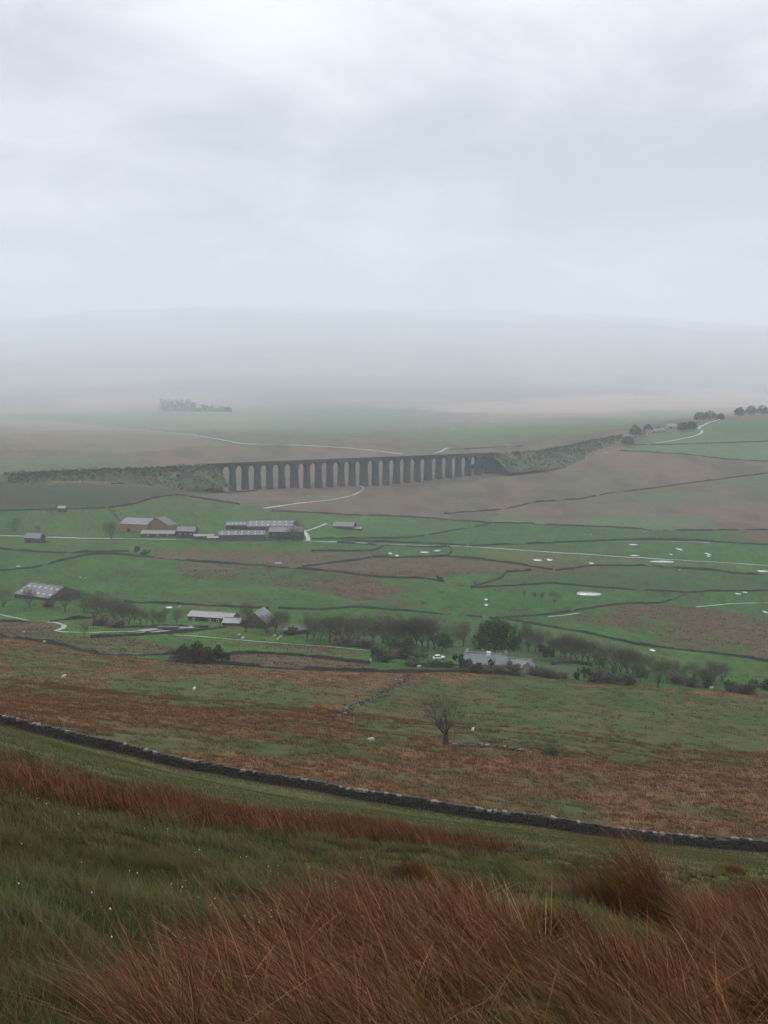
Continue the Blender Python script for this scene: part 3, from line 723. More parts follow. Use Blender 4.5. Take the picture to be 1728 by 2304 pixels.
WALLS = [
 ('drystone wall along the foot of the dark hill at far left', [(-60, 1150), (0, 1149), (60, 1148), (130, 1147), (238, 1143)]),
 ('drystone wall dropping from the hill corner to the brown boarded barn', [(242, 1143), (262, 1162), (281, 1186)]),
 ('drystone wall curving over the crest of the green knoll', [(246, 1142), (300, 1135), (345, 1121), (395, 1114), (430, 1118), (540, 1136)]),
 ('drystone wall below the embankment left of the viaduct', [(250, 1089), (330, 1090), (420, 1099), (510, 1109), (580, 1105)]),
 ('drystone wall across the field below the small pale-roofed field barn', [(-60, 1233), (0, 1236), (60, 1240), (130, 1245), (210, 1243), (290, 1241)]),
 ('drystone wall rising from left edge over the tufted green rise', [(-60, 1290), (0, 1285), (80, 1278), (130, 1264), (200, 1248), (260, 1247), (330, 1254), (430, 1263), (600, 1275)]),
 ('drystone wall bounding the brown rush field along its lower side', [(602, 1276), (680, 1281), (760, 1288), (830, 1298), (900, 1301), (960, 1302), (1000, 1310)]),
 ('drystone wall slanting across the middle of the brown rush field', [(680, 1276), (740, 1268), (800, 1261), (835, 1255)]),
 ('drystone wall on the upper edge of the brown rush field', [(838, 1254), (890, 1255), (960, 1254), (1000, 1252), (1080, 1259), (1160, 1269), (1200, 1277), (1244, 1283)]),
 ('short drystone wall left of the small pool field', [(700, 1240), (780, 1241), (838, 1240), (850, 1236), (862, 1229)]),
 ('curved drystone wall right of the small pool field', [(1008, 1229), (1018, 1236), (1016, 1244), (1000, 1252)]),
 ('drystone wall stepping down right of the brown rush field', [(1195, 1284), (1140, 1288), (1125, 1302), (1090, 1314), (1060, 1322)]),
 ('drystone wall above the tree belt behind the spotted barn', [(280, 1355), (306, 1357), (376, 1358), (452, 1363), (560, 1368), (606, 1370)]),
 ('drystone wall above the middle of the tree belt', [(627, 1370), (727, 1373), (803, 1366), (830, 1369), (895, 1374), (980, 1381), (1085, 1389)]),
 ('drystone wall climbing from the leafy tree to the brown rise', [(1100, 1392), (1128, 1391), (1212, 1385), (1273, 1378), (1331, 1369), (1370, 1362), (1428, 1358), (1488, 1358)]),
 ('short drystone wall above the brown rise at right', [(1490, 1357), (1515, 1348), (1544, 1337)]),
 ('drystone wall below the brown rise running to right edge', [(1140, 1394), (1255, 1414), (1334, 1428), (1428, 1450), (1537, 1464), (1652, 1476), (1728, 1490), (1800, 1502)]),
 ('drystone wall under the largest pool', [(1062, 1323), (1128, 1320), (1236, 1313), (1309, 1319), (1381, 1325), (1490, 1331), (1544, 1334), (1598, 1331), (1728, 1330), (1800, 1332)]),
 ('drystone wall below the pools along the straight road', [(1250, 1284), (1330, 1274), (1453, 1273), (1508, 1278), (1623, 1285), (1649, 1291), (1728, 1294), (1800, 1298)]),
 ('drystone wall above the straight road on the right', [(1062, 1229), (1128, 1226), (1273, 1221), (1381, 1216), (1490, 1216), (1598, 1219), (1728, 1227), (1800, 1231)]),
 ('drystone wall on the far side of the wet lane at right', [(1381, 1215), (1450, 1213), (1530, 1214), (1610, 1218)]),
 ('drystone wall following the near side of the valley road', [(758, 1222), (830, 1226), (900, 1229), (985, 1232), (1006, 1230)]),
 ('drystone wall following the far side of the valley road', [(770, 1217), (850, 1219), (930, 1222), (1010, 1226), (1050, 1228)]),
 ('drystone wall between the green pasture and the brown moor', [(612, 1150), (700, 1154), (784, 1159), (920, 1163), (1033, 1172), (1105, 1177), (1190, 1179), (1273, 1183), (1381, 1187), (1435, 1190), (1475, 1195), (1634, 1193), (1728, 1193), (1800, 1192)]),
 ('drystone wall rising across the pasture from the upper farm', [(703, 1213), (784, 1212), (897, 1212), (940, 1208), (988, 1200), (1055, 1188), (1105, 1179)]),
 ('drystone wall slanting up across the brown moor at right', [(1000, 1156), (1132, 1147), (1206, 1130), (1307, 1123), (1373, 1110), (1461, 1100), (1548, 1088), (1640, 1076), (1728, 1065), (1800, 1056)]),
 ('drystone wall below the lane to the skyline cottages', [(1412, 1001), (1500, 1001), (1570, 999), (1728, 993), (1800, 990)]),
 ('drystone wall at the top of the brown moor on the right', [(1395, 1014), (1470, 1018), (1548, 1023), (1636, 1034), (1728, 1039), (1800, 1041)]),
 ('faint drystone wall beyond the right end of the viaduct', [(1013, 1012), (1110, 1007), (1175, 1005)]),
 ('dark drystone wall at far left above the rushy slope', [(-40, 1428), (0, 1433), (78, 1442), (157, 1457), (215, 1473), (274, 1475), (330, 1475), (394, 1473)]),
 ('drystone wall behind the small thorn copse', [(515, 1474), (560, 1470), (650, 1475), (684, 1477), (769, 1487), (832, 1494)]),
 ('drystone wall in front of the small thorn copse and the cottage garden', [(396, 1489), (450, 1492), (505, 1495), (600, 1503), (650, 1506), (748, 1509), (895, 1514), (1022, 1512), (1115, 1515), (1170, 1522)]),
 ('drystone wall below the farmyard and the covered stack', [(204, 1436), (313, 1430), (370, 1426), (415, 1424), (509, 1412)]),
 ('drystone wall above the bend of the farm track', [(-30, 1399), (60, 1400), (98, 1400)]),
 ('short drystone wall under the bare trees by the farm track', [(112, 1398), (160, 1394), (215, 1390)]),
 ('drystone wall behind the dark covered stack', [(255, 1413), (320, 1412), (365, 1410), (420, 1412), (470, 1412)]),
 ('pale drystone garden wall right of the cottage', [(1240, 1496), (1268, 1492), (1300, 1493), (1330, 1498)]),
 ('drystone wall beside the small field barn at left', [(100, 1221), (112, 1219), (128, 1222)]),
 ('drystone wall in front of the upper farm sheds', [(440, 1214), (480, 1217), (560, 1218), (640, 1218), (684, 1217)]),
]
for lb, pts in WALLS:
    far_ = min(p[1] for p in pts)
    field_wall(lb, pts, 1.15 if far_ > 1290 else 1.4, 1.2 if far_ > 1380 else 2.2)

def stone_mesh(name, seed, flat=1.0):
    r_ = np.random.default_rng(seed); bm = bmesh.new()
    bmesh.ops.create_cube(bm, size=1.0)
    for v_ in bm.verts: v_.co = Vector([c + r_.uniform(-.13, .13) for c in v_.co])
    bmesh.ops.bevel(bm, geom=list(bm.edges), offset=.09, segments=1, affect='EDGES')
    me = bpy.data.meshes.new(name); bm.to_mesh(me); bm.free(); return me
STONES_D = [stone_mesh('stone', 420 + q) for q in range(8)]
for me in STONES_D: me.materials.append(M['copedark'])
STONES = [stone_mesh('stone', 400 + q) for q in range(8)]
for me in STONES: me.materials.append(M['cope'])

def rubble(label, pts, n, spread, size):                 # collapsed walls: separate stones
    w = hit_poly(pts, 6); root = empty('ruined_wall', (float(w[0][0]), float(w[0][1]), ground(*w[0]))); tag(root, label, 'wall')
    cum = np.concatenate([[0], np.cumsum(np.linalg.norm(np.diff(w, axis=0), axis=1))])
    for q in range(n):
        s_ = random.random() * cum[-1]; x = np.interp(s_, cum, w[:, 0]) + random.gauss(0, spread); y = np.interp(s_, cum, w[:, 1]) + random.gauss(0, spread)
        o = link('stone', (STONES if random.random() < .2 else STONES_D)[q % 8], None, root); sz = size * random.uniform(.5, 1.5)
        o.location = Vector((x, y, ground(x, y) + sz * random.uniform(0, .75))) - root.location
        o.scale = (sz * random.uniform(.9, 1.6), sz * random.uniform(.8, 1.2), sz * random.uniform(.55, .9)); o.rotation_euler = (random.uniform(-.3, .3), random.uniform(-.3, .3), random.uniform(0, 6))
rubble('tumbled line of stones crossing the rushy slope left of the bare tree', [(912, 1518), (904, 1535), (853, 1569), (803, 1586), (739, 1618)], 170, .8, .42)
rubble('low heap of fallen wall stones right of the lone bare tree', [(1022, 1679), (1062, 1679), (1127, 1684), (1195, 1693)], 80, .45, .42)

# ------------------------------------------------------------------ the long wall across the near slope
WL = np.array([((px - PX) / F * dd, dd) for px in range(-90, 1830, 40) for dd in (127.0 + 3.0 * math.sin(px / 310.0),)])
seg = [WL[0]]
for a, b_ in zip(WL[:-1], WL[1:]):
    k = max(1, int(np.linalg.norm(b_ - a) / .5))
    for q in range(1, k + 1): seg.append(a + (b_ - a) * q / k)
seg = np.array(seg)
for _ in range(30): seg[1:-1] = (seg[:-2] + seg[1:-1] * 2 + seg[2:]) / 4
cum = np.concatenate([[0], np.cumsum(np.linalg.norm(np.diff(seg, axis=0), axis=1))]); WLEN = cum[-1]
def wall_at(s_):
    x, y = np.interp(s_, cum, seg[:, 0]), np.interp(s_, cum, seg[:, 1])
    x2, y2 = np.interp(s_ + .3, cum, seg[:, 0]), np.interp(s_ + .3, cum, seg[:, 1]); x1, y1 = np.interp(s_ - .3, cum, seg[:, 0]), np.interp(s_ - .3, cum, seg[:, 1])
    return x, y, math.atan2(y2 - y1, x2 - x1)
wroot = empty('drystone_wall', (float(seg[len(seg) // 2][0]), float(seg[len(seg) // 2][1]), 0))
tag(wroot, 'long dark drystone wall with pale coping running down across the near slope', 'wall', 'drystone walls dividing the valley')
WO = np.array(wroot.location)
BOXV = np.array([(-.5, -.5, -.5), (.5, -.5, -.5), (.5, .5, -.5), (-.5, .5, -.5), (-.5, -.5, .5), (.5, -.5, .5), (.5, .5, .5), (-.5, .5, .5)])
BOXF = np.array([(3, 2, 1, 0), (4, 5, 6, 7), (0, 1, 5, 4), (1, 2, 6, 5), (2, 3, 7, 6), (3, 0, 4, 7)])
SV, SF, n0 = [], [], 0
gs = groundv(seg[:, 0], seg[:, 1])
def wall_h(s_): return 1.12 + .30 * (float(fbm(np.array([s_ / 11.0]), np.array([3.3]), 110, 3)[0]) - .5) * 2
z_course, course = -.25, 0
while z_course < 1.6:
    hgt = random.uniform(.13, .19); s_ = random.uniform(0, .3)
    while s_ < WLEN - .2:
        ln = random.uniform(.2, .52)
        if z_course + hgt < wall_h(s_):
            x, y, an = wall_at(s_ + ln / 2); gz = np.interp(s_ + ln / 2, cum, gs)
            wd = .80 - .24 * max(z_course, 0) / 1.3 + random.uniform(-.09, .09)
            v_ = (BOXV + rng.uniform(-.09, .09, (8, 3))) * (ln * .97, wd, hgt * 1.02)
            c_, s2 = math.cos(an), math.sin(an)
            v_ = np.column_stack([v_[:, 0] * c_ - v_[:, 1] * s2, v_[:, 0] * s2 + v_[:, 1] * c_, v_[:, 2]]) + (x, y, gz + z_course + hgt / 2)
            SV.append(v_ - WO); SF.append(BOXF + n0); n0 += 8
        s_ += ln
    z_course += hgt * .98
o = link('stones', mesh_np('stones', np.vstack(SV), np.vstack(SF)), M['wallstone'], wroot); o['kind'] = 'stuff'
core = MB()
for q in range(0, len(seg) - 2, 2):
    a, b_ = seg[q], seg[min(q + 2, len(seg) - 1)]; an = math.atan2(b_[1] - a[1], b_[0] - a[0])
    core.box(((a[0] + b_[0]) / 2 - WO[0], (a[1] + b_[1]) / 2 - WO[1], gs[q] + .2), (np.linalg.norm(b_ - a) * 1.02, .34, 1.1), an)
core.build('hearting', M['dark'], wroot)
s_ = 1.0; cnt = 0
while s_ < WLEN - 1 and cnt < 300:
    ln = random.uniform(.28, .60); x, y, an = wall_at(s_ + ln / 2); gz = np.interp(s_ + ln / 2, cum, gs); h_ = wall_h(s_ + ln / 2)
    if random.random() > .05:
        o = link('coping_stone', (STONES if random.random() < .26 else STONES_D)[random.randrange(8)], None, wroot)
        hh = random.uniform(.16, .30)
        o.location = (x - WO[0], y - WO[1], gz + h_ + hh * .36); o.scale = (ln * 1.05, random.uniform(.42, .62), hh); o.rotation_euler = (random.uniform(-.1, .1), random.uniform(-.22, .22), an + random.uniform(-.15, .15))
        cnt += 1
    s_ += ln

# ------------------------------------------------------------------ farm buildings
def building(name, label, cat, px, py, length, width, eave, ridge, ang, wall='barnstone', roof='roof', sky=None, gable=None, windows=0, door=True, chimneys=0, group=None, overhang=.35, dy=0.0):
    c = hit(px, py); ca, sa = math.cos(ang), math.sin(ang)
    cx, cy_ = c.x, c.y + dy
    base = min(ground(cx + ca * a - sa * b_, cy_ + sa * a + ca * b_) for a in (-length / 2, length / 2) for b_ in (-width / 2, width / 2))
    top = ground(cx, cy_)
    root = empty(name, (cx, cy_, max(base, top - 1.5)), ang); tag(root, label, cat, group)
    L, W = length / 2, width / 2; z0 = -2.0
    m_ = MB()
    m_.add([(-L, -W, z0), (L, -W, z0), (L, W, z0), (-L, W, z0), (-L, -W, eave), (L, -W, eave), (L, W, eave), (-L, W, eave)], [(0, 1, 5, 4), (2, 3, 7, 6), (4, 5, 6, 7), (3, 2, 1, 0), (1, 2, 6, 5), (3, 0, 4, 7)])
    m_.build('wall', M[wall], root)
    for sg in (-1, 1):
        m_ = MB(); m_.prism([(-W, eave + .005), (W, eave + .005), (0, ridge)], sg * L - .12, sg * L + .12 if sg < 0 else sg * L + .02)
        m_.build('gable', M[gable or wall], root)
    sl = math.atan2(ridge - eave, W); ln = math.hypot(ridge - eave, W) + overhang
    for sg in (-1, 1):
        m_ = MB()
        ny, nz = -math.sin(sl) * -sg * -1, math.cos(sl)
        p0 = (0, ridge + .02); p1 = (sg * (W + overhang * math.cos(sl)), eave - overhang * math.sin(sl) + .02)
        t_ = .16
        m_.prism([p0, p1, (p1[0], p1[1] + t_), (p0[0], p0[1] + t_)], -L - overhang, L + overhang)
        rf = m_.build('roof_slope', M[roof], root)
        if sky:
            nc_, nr_, sw, sh = sky
            for a in range(nc_):
                for r_ in range(nr_):
                    u_ = -L + (a + .5) * length / nc_ + random.uniform(-.3, .3); v_ = (r_ + .6) / (nr_ + .2)
                    yy0, yy1 = v_ - sh / 2, v_ + sh / 2
                    m_ = MB(); q0 = (p0[0] + (p1[0] - p0[0]) * yy0, p0[1] + (p1[1] - p0[1]) * yy0 + t_ + .005); q1 = (p0[0] + (p1[0] - p0[0]) * yy1, p0[1] + (p1[1] - p0[1]) * yy1 + t_ + .005)
                    m_.prism([q0, q1, (q1[0], q1[1] + .05), (q0[0], q0[1] + .05)], u_ - sw / 2, u_ + sw / 2); m_.build('skylight', M['skylight'], rf)
    m_ = MB(); m_.box((0, 0, ridge + .2), (length + 2 * overhang + .1, .5, .18)); m_.build('ridge', M[roof], root)
    if door:
        m_ = MB(); m_.box((L + .05, 0, min(eave, 3.6) / 2 - .1), (.16, min(width * .3, 3.4), min(eave, 3.6))); m_.build('door', M['dark'], root)
        m_ = MB(); m_.box((-L * .35, -W - .03, min(eave * .8, 2.6) / 2), (min(3, length * .15), .16, min(eave * .8, 2.6))); m_.build('door', M['dark'], root)
    for q in range(windows):
        x = -L + (q + .7) * length / (windows + .4)
        m_ = MB(); m_.box((x, -W - .02, eave * .58), (1.1, .14, 1.1)); wf = m_.build('window', M['white'], root)
        m_ = MB(); m_.box((x, -W - .06, eave * .58), (.85, .12, .85)); m_.build('pane', M['glass'], wf)
    for q in range(chimneys):
        x = (-L + .6) if q == 0 else (L - .6)
        m_ = MB(); m_.box((x, 0, ridge + .55), (.8, 1.1, 1.5)); ch = m_.build('chimney', M[wall], root)
        for k_ in (-.25, .25):
            m_ = MB(); m_.cyl((x, k_, ridge + 1.5), .16, .5, 8); m_.build('chimney_pot', M['timber'], ch)
    return root

FB = 'farm buildings in the valley'
# spotted barn, lower left
building('farm_shed', 'wide barn with rows of pale skylights behind bare trees at left', 'barn', 108, 1347, 26, 22, 4.6, 9.0, R(-33), 'barnstone', 'roof', (6, 2, .9, .10), windows=0, group=FB)
# long pale-roofed shed with lean-to and gabled barn
building('farm_shed', 'long low shed with a wet pale roof and dark stone wall', 'barn', 481, 1396, 21, 8.5, 3.0, 4.8, R(-17), 'barnstone', 'paleroof', None, windows=5, group=FB)
building('lean_to', 'small pale-roofed lean-to between the long shed and the gabled barn', 'barn', 525, 1406, 7.5, 7, 2.0, 3.6, R(-10), 'barnstone', 'paleroof', None, door=False, group=FB)
building('stone_barn', 'gabled stone barn with pale roof edges behind a bare tree', 'barn', 584, 1408, 13, 10.5, 3.4, 7.6, R(78), 'barnstone', 'paleroof', None, group=FB)
building('outbuilding', 'small outbuilding with a white roof edge in the tree belt', 'outbuilding', 677, 1425, 6, 5, 2.2, 3.8, R(20), 'barnstone', 'slate', None, group=FB)
building('outbuilding', 'tiny pale shed left of the white-edged outbuilding', 'outbuilding', 651, 1424, 4.5, 3.5, 1.6, 2.4, R(10), 'barnstone', 'paleroof', None, door=False, group=FB)
# upper farm: boarded barns
building('boarded_barn', 'large barn with tan boarded sides and grey roof at upper farm', 'barn', 316, 1190, 26, 21, 6.4, 10.6, R(-20), 'timber', 'roof', None, group=FB)
building('boarded_barn', 'brown boarded barn with a wide gable joined to the tan barn', 'barn', 362, 1192, 14, 22, 5.6, 11.5, R(74), 'timber', 'roof', None, group=FB)
building('farm_shed', 'low stone shed in front of the boarded barns', 'barn', 358, 1206, 27, 9, 3.0, 5.4, R(-4), 'barnstone', 'slate', None, windows=3, group=FB)
building('farmhouse', 'stone farmhouse with a slate roof right of the boarded barns', 'house', 422, 1207, 15, 9, 5.0, 8.4, R(-12), 'barnstone', 'slate', None, windows=3, chimneys=2, group=FB)
building('outbuilding', 'low stone byre between the farmhouse and the spotted sheds', 'outbuilding', 460, 1213, 16, 6, 2.6, 4.0, R(-3), 'barnstone', 'slate', None, group=FB)
building('farm_shed', 'short spotted shed at the back of the upper farm', 'barn', 533, 1189, 17, 14, 3.6, 6.2, R(3), 'barnstone', 'roof', (5, 1, 1.0, .14), group=FB)
building('farm_shed', 'longest spotted shed at the back of the upper farm', 'barn', 611, 1189, 39, 19, 4.4, 8.2, R(4), 'barnstone', 'roof', (8, 2, 1.1, .10), group=FB)
building('farm_shed', 'spotted shed in front nearest the valley road', 'barn', 545, 1212, 36, 14, 4.4, 7.2, R(4), 'barnstone', 'roof', (7, 2, 1.0, .11), windows=0, group=FB)
building('farmhouse', 'stone farmhouse beside bare trees at right of the sheds', 'house', 645, 1210, 27, 10, 6.0, 9.4, R(-3), 'barnstone', 'slate', None, windows=5, chimneys=2, group=FB)
building('outbuilding', 'small white-roofed shed left of the front spotted shed', 'outbuilding', 480, 1214, 9, 5, 1.8, 2.8, R(5), 'barnstone', 'paleroof', None, door=False, group=FB)
building('stone_barn', 'lone field barn right of the upper farm', 'barn', 775, 1189, 18, 11, 3.4, 6.8, R(-12), 'barnstone', 'slate', None, group=FB)
building('outbuilding', 'low lean-to at the right end of the lone field barn', 'outbuilding', 803, 1192, 9, 7, 1.8, 3.0, R(-14), 'barnstone', 'slate', None, door=False, group=FB)
building('stone_barn', 'small field barn with a pale roof at far left', 'barn', 141, 1150, 7, 6, 3.6, 5.4, R(-8), 'barnstone', 'paleroof', None, group=FB)
building('stone_barn', 'stone field barn beside the road at left', 'barn', 79, 1220, 13, 9, 4.0, 7.6, R(-14), 'barnstone', 'slate', None, group=FB)
# cottage
CT = building('cottage', 'long low grey-roofed cottage under the big leafy tree', 'house', 1094, 1496, 15, 7.0, 1.9, 5.0, R(-14), 'palestone', 'paleroof', None, windows=4, chimneys=2, group=FB)
building('cottage', 'lower grey-roofed wing at the right end of the cottage', 'house', 1164, 1503, 10, 5.6, 1.9, 4.2, R(-14), 'barnstone', 'paleroof', None, windows=2, door=False, group=FB)
building('porch', 'narrow gabled porch standing out from the cottage front', 'porch', 1106, 1503, 4.6, 1.8, 3.2, 4.2, R(76), 'barnstone', 'slate', None, door=False, group=FB)
building('outbuilding', 'small gabled outhouse right of the cottage wing', 'outbuilding', 1190, 1508, 4, 3.2, 2.0, 3.6, R(70), 'palestone', 'slate', None, group=FB)
m_ = MB(); m_.box((.9, -.5, 5.0), (1.5, 1.0, 1.5)); wc_ = m_.build('chimney', M['white'], CT); wc_['label'] = 'white rendered chimney stack'
# station cottages on the right
building('cottage', 'pale-roofed cottage nearest the embankment on the right hill', 'house', 1413, 984, 15, 8, 4, 7, R(25), 'palestone', 'paleroof', None, windows=2, chimneys=1, group='cottages by the line')
building('cottage', 'long pale-roofed row of cottages on the right hill', 'house', 1474, 972, 34, 9, 4, 7, R(28), 'palestone', 'paleroof', None, windows=5, chimneys=2, group='cottages by the line')
building('cottage', 'pale-roofed cottage farthest up the right hill', 'house', 1509, 963, 19, 9, 4.4, 7.6, R(22), 'palestone', 'paleroof', None, windows=3, chimneys=2, group='cottages by the line')

# covered stack in the farmyard: long polythene-wrapped clamp with tyres on top
c = hit(379, 1417); st = empty('covered_stack', tuple(c), R(-2)); tag(st, 'dark low covered stack edged with tyres in the farmyard', 'stack')
m_ = MB(); m_.prism([(-1.9, -.4), (1.9, -.4), (1.7, .9), (.8, 1.5), (-.8, 1.5), (-1.7, .9)], -4.4, 4.4); m_.build('cover', M['black_wrap'], st)
for q in range(8):
    for yy, zz in ((-1.3, 1.32), (.9, 1.6)):
        m_ = MB(); m_.cyl((-3.8 + q * 1.08, yy, zz), .36, .2, 10); m_.build('tyre', M['rubber'], st)

# parked car by the cottage
c = hit(987, 1483); car = empty('parked_car', tuple(c), R(18)); tag(car, 'white parked car with red rear trim left of the cottage', 'car')
m_ = MB(); m_.prism([(-.82, .3), (.82, .3), (.86, .62), (.8, .92), (-.8, .92), (-.86, .62)], -2.05, 2.05); m_.build('body', M['carpaint'], car)
m_ = MB(); m_.add([(-1.7, -.76, .9), (1.0, -.76, .9), (1.0, .76, .9), (-1.7, .76, .9), (-1.25, -.6, 1.45), (.35, -.6, 1.45), (.35, .6, 1.45), (-1.25, .6, 1.45)], [(4, 5, 6, 7), (0, 1, 5, 4), (1, 2, 6, 5), (2, 3, 7, 6), (3, 0, 4, 7)]); cb = m_.build('cabin', M['glass'], car)
m_ = MB(); m_.box((-.45, 0, 1.48), (1.7, 1.24, .07)); m_.build('roof', M['carpaint'], cb)
for x in (-1.3, 1.3):
    for y in (-.8, .8):
        m_ = MB(); m_.cyl((x, y, .32), .32, .2, 14, 'y'); wh = m_.build('wheel', M['rubber'], car)
        m_ = MB(); m_.cyl((x, y + .03 * (1 if y > 0 else -1), .32), .18, .2, 10, 'y'); m_.build('rim', M['roof'], wh)
for y in (-.6, .6):
    m_ = MB(); m_.box((-2.06, y, .72), (.08, .34, .22)); m_.build('tail_lamp', M['red'], car)
    m_ = MB(); m_.box((2.06, y, .68), (.08, .34, .2)); m_.build('headlight', M['skylight'], car)

# ------------------------------------------------------------------ trees
def rot_about(v, axis, a):
    return Matrix.Rotation(a, 3, axis) @ v

def bare_tree_meshes(seed, h=10.0, spread=1.0, trunk_frac=.26, droop=.0, levels=(5, 4, 5, 4, 3), twigw=1.0, lean=0.0, trunk_r=.03, cloud=0, cw=.36, cz=(.16, 1.0)):
    r_ = random.Random(seed)
    tv, tf, wv, wf = [], [], [], []
    def perp(d):
        a = Vector((r_.gauss(0, 1), r_.gauss(0, 1), r_.gauss(0, 1))); a -= d * a.dot(d)
        return a.normalized() if a.length > 1e-4 else Vector((1, 0, 0))
    def tube(pts, rads, ns):
        n0 = len(tv)
        for q, (p, rd) in enumerate(zip(pts, rads)):
            d = (pts[min(q + 1, len(pts) - 1)] - pts[max(q - 1, 0)]).normalized(); a = d.cross(Vector((.3, .9, .1))).normalized(); b_ = d.cross(a)
            for k in range(ns):
                an = 2 * math.pi * k / ns; tv.append(p + (a * math.cos(an) + b_ * math.sin(an)) * rd)
        for q in range(len(pts) - 1):
            for k in range(ns): tf.append((n0 + q * ns + k, n0 + q * ns + (k + 1) % ns, n0 + (q + 1) * ns + (k + 1) % ns, n0 + (q + 1) * ns + k))
    def sliver(p, q, w):
        d = (q - p).normalized(); a = perp(d) * w; mid = (p + q) / 2 + perp(d) * (q - p).length * .08
        n0 = len(wv); wv.extend([p - a * .5, p + a * .5, mid + a * .4, mid - a * .4, q + a * .15, q - a * .15]); wf.append((n0, n0 + 1, n0 + 2, n0 + 3)); wf.append((n0 + 3, n0 + 2, n0 + 4, n0 + 5))
    def grow(p, d, L, rd, lv):
        nseg = 4 if lv < 2 else 3; pts = [p]; dd = d.copy(); rads = [rd]
        for q in range(nseg):
            up = .16 if lv < 3 else .10 - droop
            dd = (dd + perp(dd) * (.16 if lv else .06) + Vector((0, 0, up)) + Vector((lean * .05, 0, 0))).normalized()
            pts.append(pts[-1] + dd * L / nseg); rads.append(rd * (1 - .55 * (q + 1) / nseg))
        if lv <= 2: tube(pts, rads, 6 if lv == 0 else (5 if lv == 1 else 4))
        else: sliver(pts[0], pts[-1], max(rd * 2.0, .0028 * h) * twigw)
        if lv >= len(levels): return
        for q in range(levels[lv]):
            t_ = 1.0 if (q == 0) else r_.uniform(.35 if lv else .72, 1.0)
            f_ = t_ * nseg; k = min(int(f_), nseg - 1); pp = pts[k].lerp(pts[k + 1], f_ - k)
            base = dd if t_ > .8 else (pts[k + 1] - pts[k]).normalized()
            ang = r_.uniform(.15, .5) if q == 0 else r_.uniform(.42, .88) * (spread if lv < 2 else 1)
            nd = rot_about(base, perp(base), ang).normalized()
            if nd.z < -.25: nd.z *= .3; nd.normalize()
            grow(pp, nd, L * (r_.uniform(.62, .9) if lv else r_.uniform(.85, 1.25)) * (1.0 if lv < 1 else .78), rads[min(k + 1, nseg)] * (.72 if lv else .62), lv + 1)
    grow(Vector((0, 0, -.2)), Vector((lean * .1, 0, 1)).normalized(), h * trunk_frac, h * trunk_r, 0)
    if cloud:                                   # fine twigs filling an uneven rounded crown
        zlo, zhi = cz[0] * h, cz[1] * h; zc_ = (zlo + zhi) / 2; hz_ = (zhi - zlo) / 2
        lob = [(Vector((r_.uniform(-.5, .5) * cw * h, r_.uniform(-.5, .5) * cw * h, zc_ + r_.uniform(-.45, .5) * hz_)), r_.uniform(.45, .68)) for _ in range(9)]
        for _ in range(cloud):
            c0, q_ = lob[r_.randrange(9)]
            d_ = Vector((r_.gauss(0, 1), r_.gauss(0, 1), r_.gauss(0, 1))).normalized() * r_.random() ** .42
            p_ = c0 + Vector((d_.x * cw * h * q_ * 1.15, d_.y * cw * h * q_ * 1.15, d_.z * hz_ * q_ * 1.0))
            o_ = (p_ - Vector((0, 0, zlo * .8))).normalized() + Vector((r_.gauss(0, .45), r_.gauss(0, .45), r_.gauss(.25, .4)))
            sliver(p_, p_ + o_.normalized() * r_.uniform(.05, .12) * h, r_.uniform(.0022, .0042) * h * twigw)
    me1 = mesh_np('trunk', np.array([tuple(v) for v in tv]), np.array(tf), None, None, True); me1.materials.append(M['bark'])
    if not wv: return me1, None, h
    me2 = mesh_np('crown', np.array([tuple(v) for v in wv]), np.array(wf)); me2.materials.append(M['twig'])
    top = max(np.array([v.z for v in wv]).max(), .1)
    return me1, me2, top

def leafy_mesh(seed, lobes, n, leaf, c1, c2, name='crown', shell=.55):
    r_ = np.random.default_rng(seed); lobes = np.array(lobes, float)   # x y z rx ry rz
    vol = lobes[:, 3] * lobes[:, 4] * lobes[:, 5]; pick = r_.choice(len(lobes), n, p=vol / vol.sum())
    d = r_.normal(size=(n, 3)); d /= np.linalg.norm(d, axis=1)[:, None]; rad_ = (shell + (1 - shell) * r_.random(n) ** .5)[:, None] * r_.uniform(.8, 1.08, (n, 1))
    c = lobes[pick, :3] + d * lobes[pick, 3:] * rad_
    c += (np.stack([fbm(c[:, 0] * 1.1 + k * 9, c[:, 2] * 1.1 + c[:, 1], 130 + k, 2) for k in range(3)], 1) - .5) * lobes[pick, 3:].mean(1)[:, None] * .5
    a = r_.normal(size=(n, 3)); a /= np.linalg.norm(a, axis=1)[:, None]; b_ = np.cross(a, r_.normal(size=(n, 3))); b_ /= np.linalg.norm(b_, axis=1)[:, None]
    sz = leaf * r_.uniform(.6, 1.3, (n, 1))
    V_ = np.stack([c - a * sz * .5, c + b_ * sz * .32, c + a * sz * .5, c - b_ * sz * .32], 1).reshape(-1, 3)
    q_ = np.arange(n * 4).reshape(-1, 4)
    f_ = np.clip(r_.random(n) * .6 + .4 * fbm(c[:, 0] * .9, c[:, 1] * .9 + c[:, 2], 140, 2), 0, 1)
    col = np.repeat(lerp(C(*c1), C(*c2), f_), 4, 0)
    me = mesh_np(name, V_, q_, None, col); me.materials.append(M['leaf']); return me

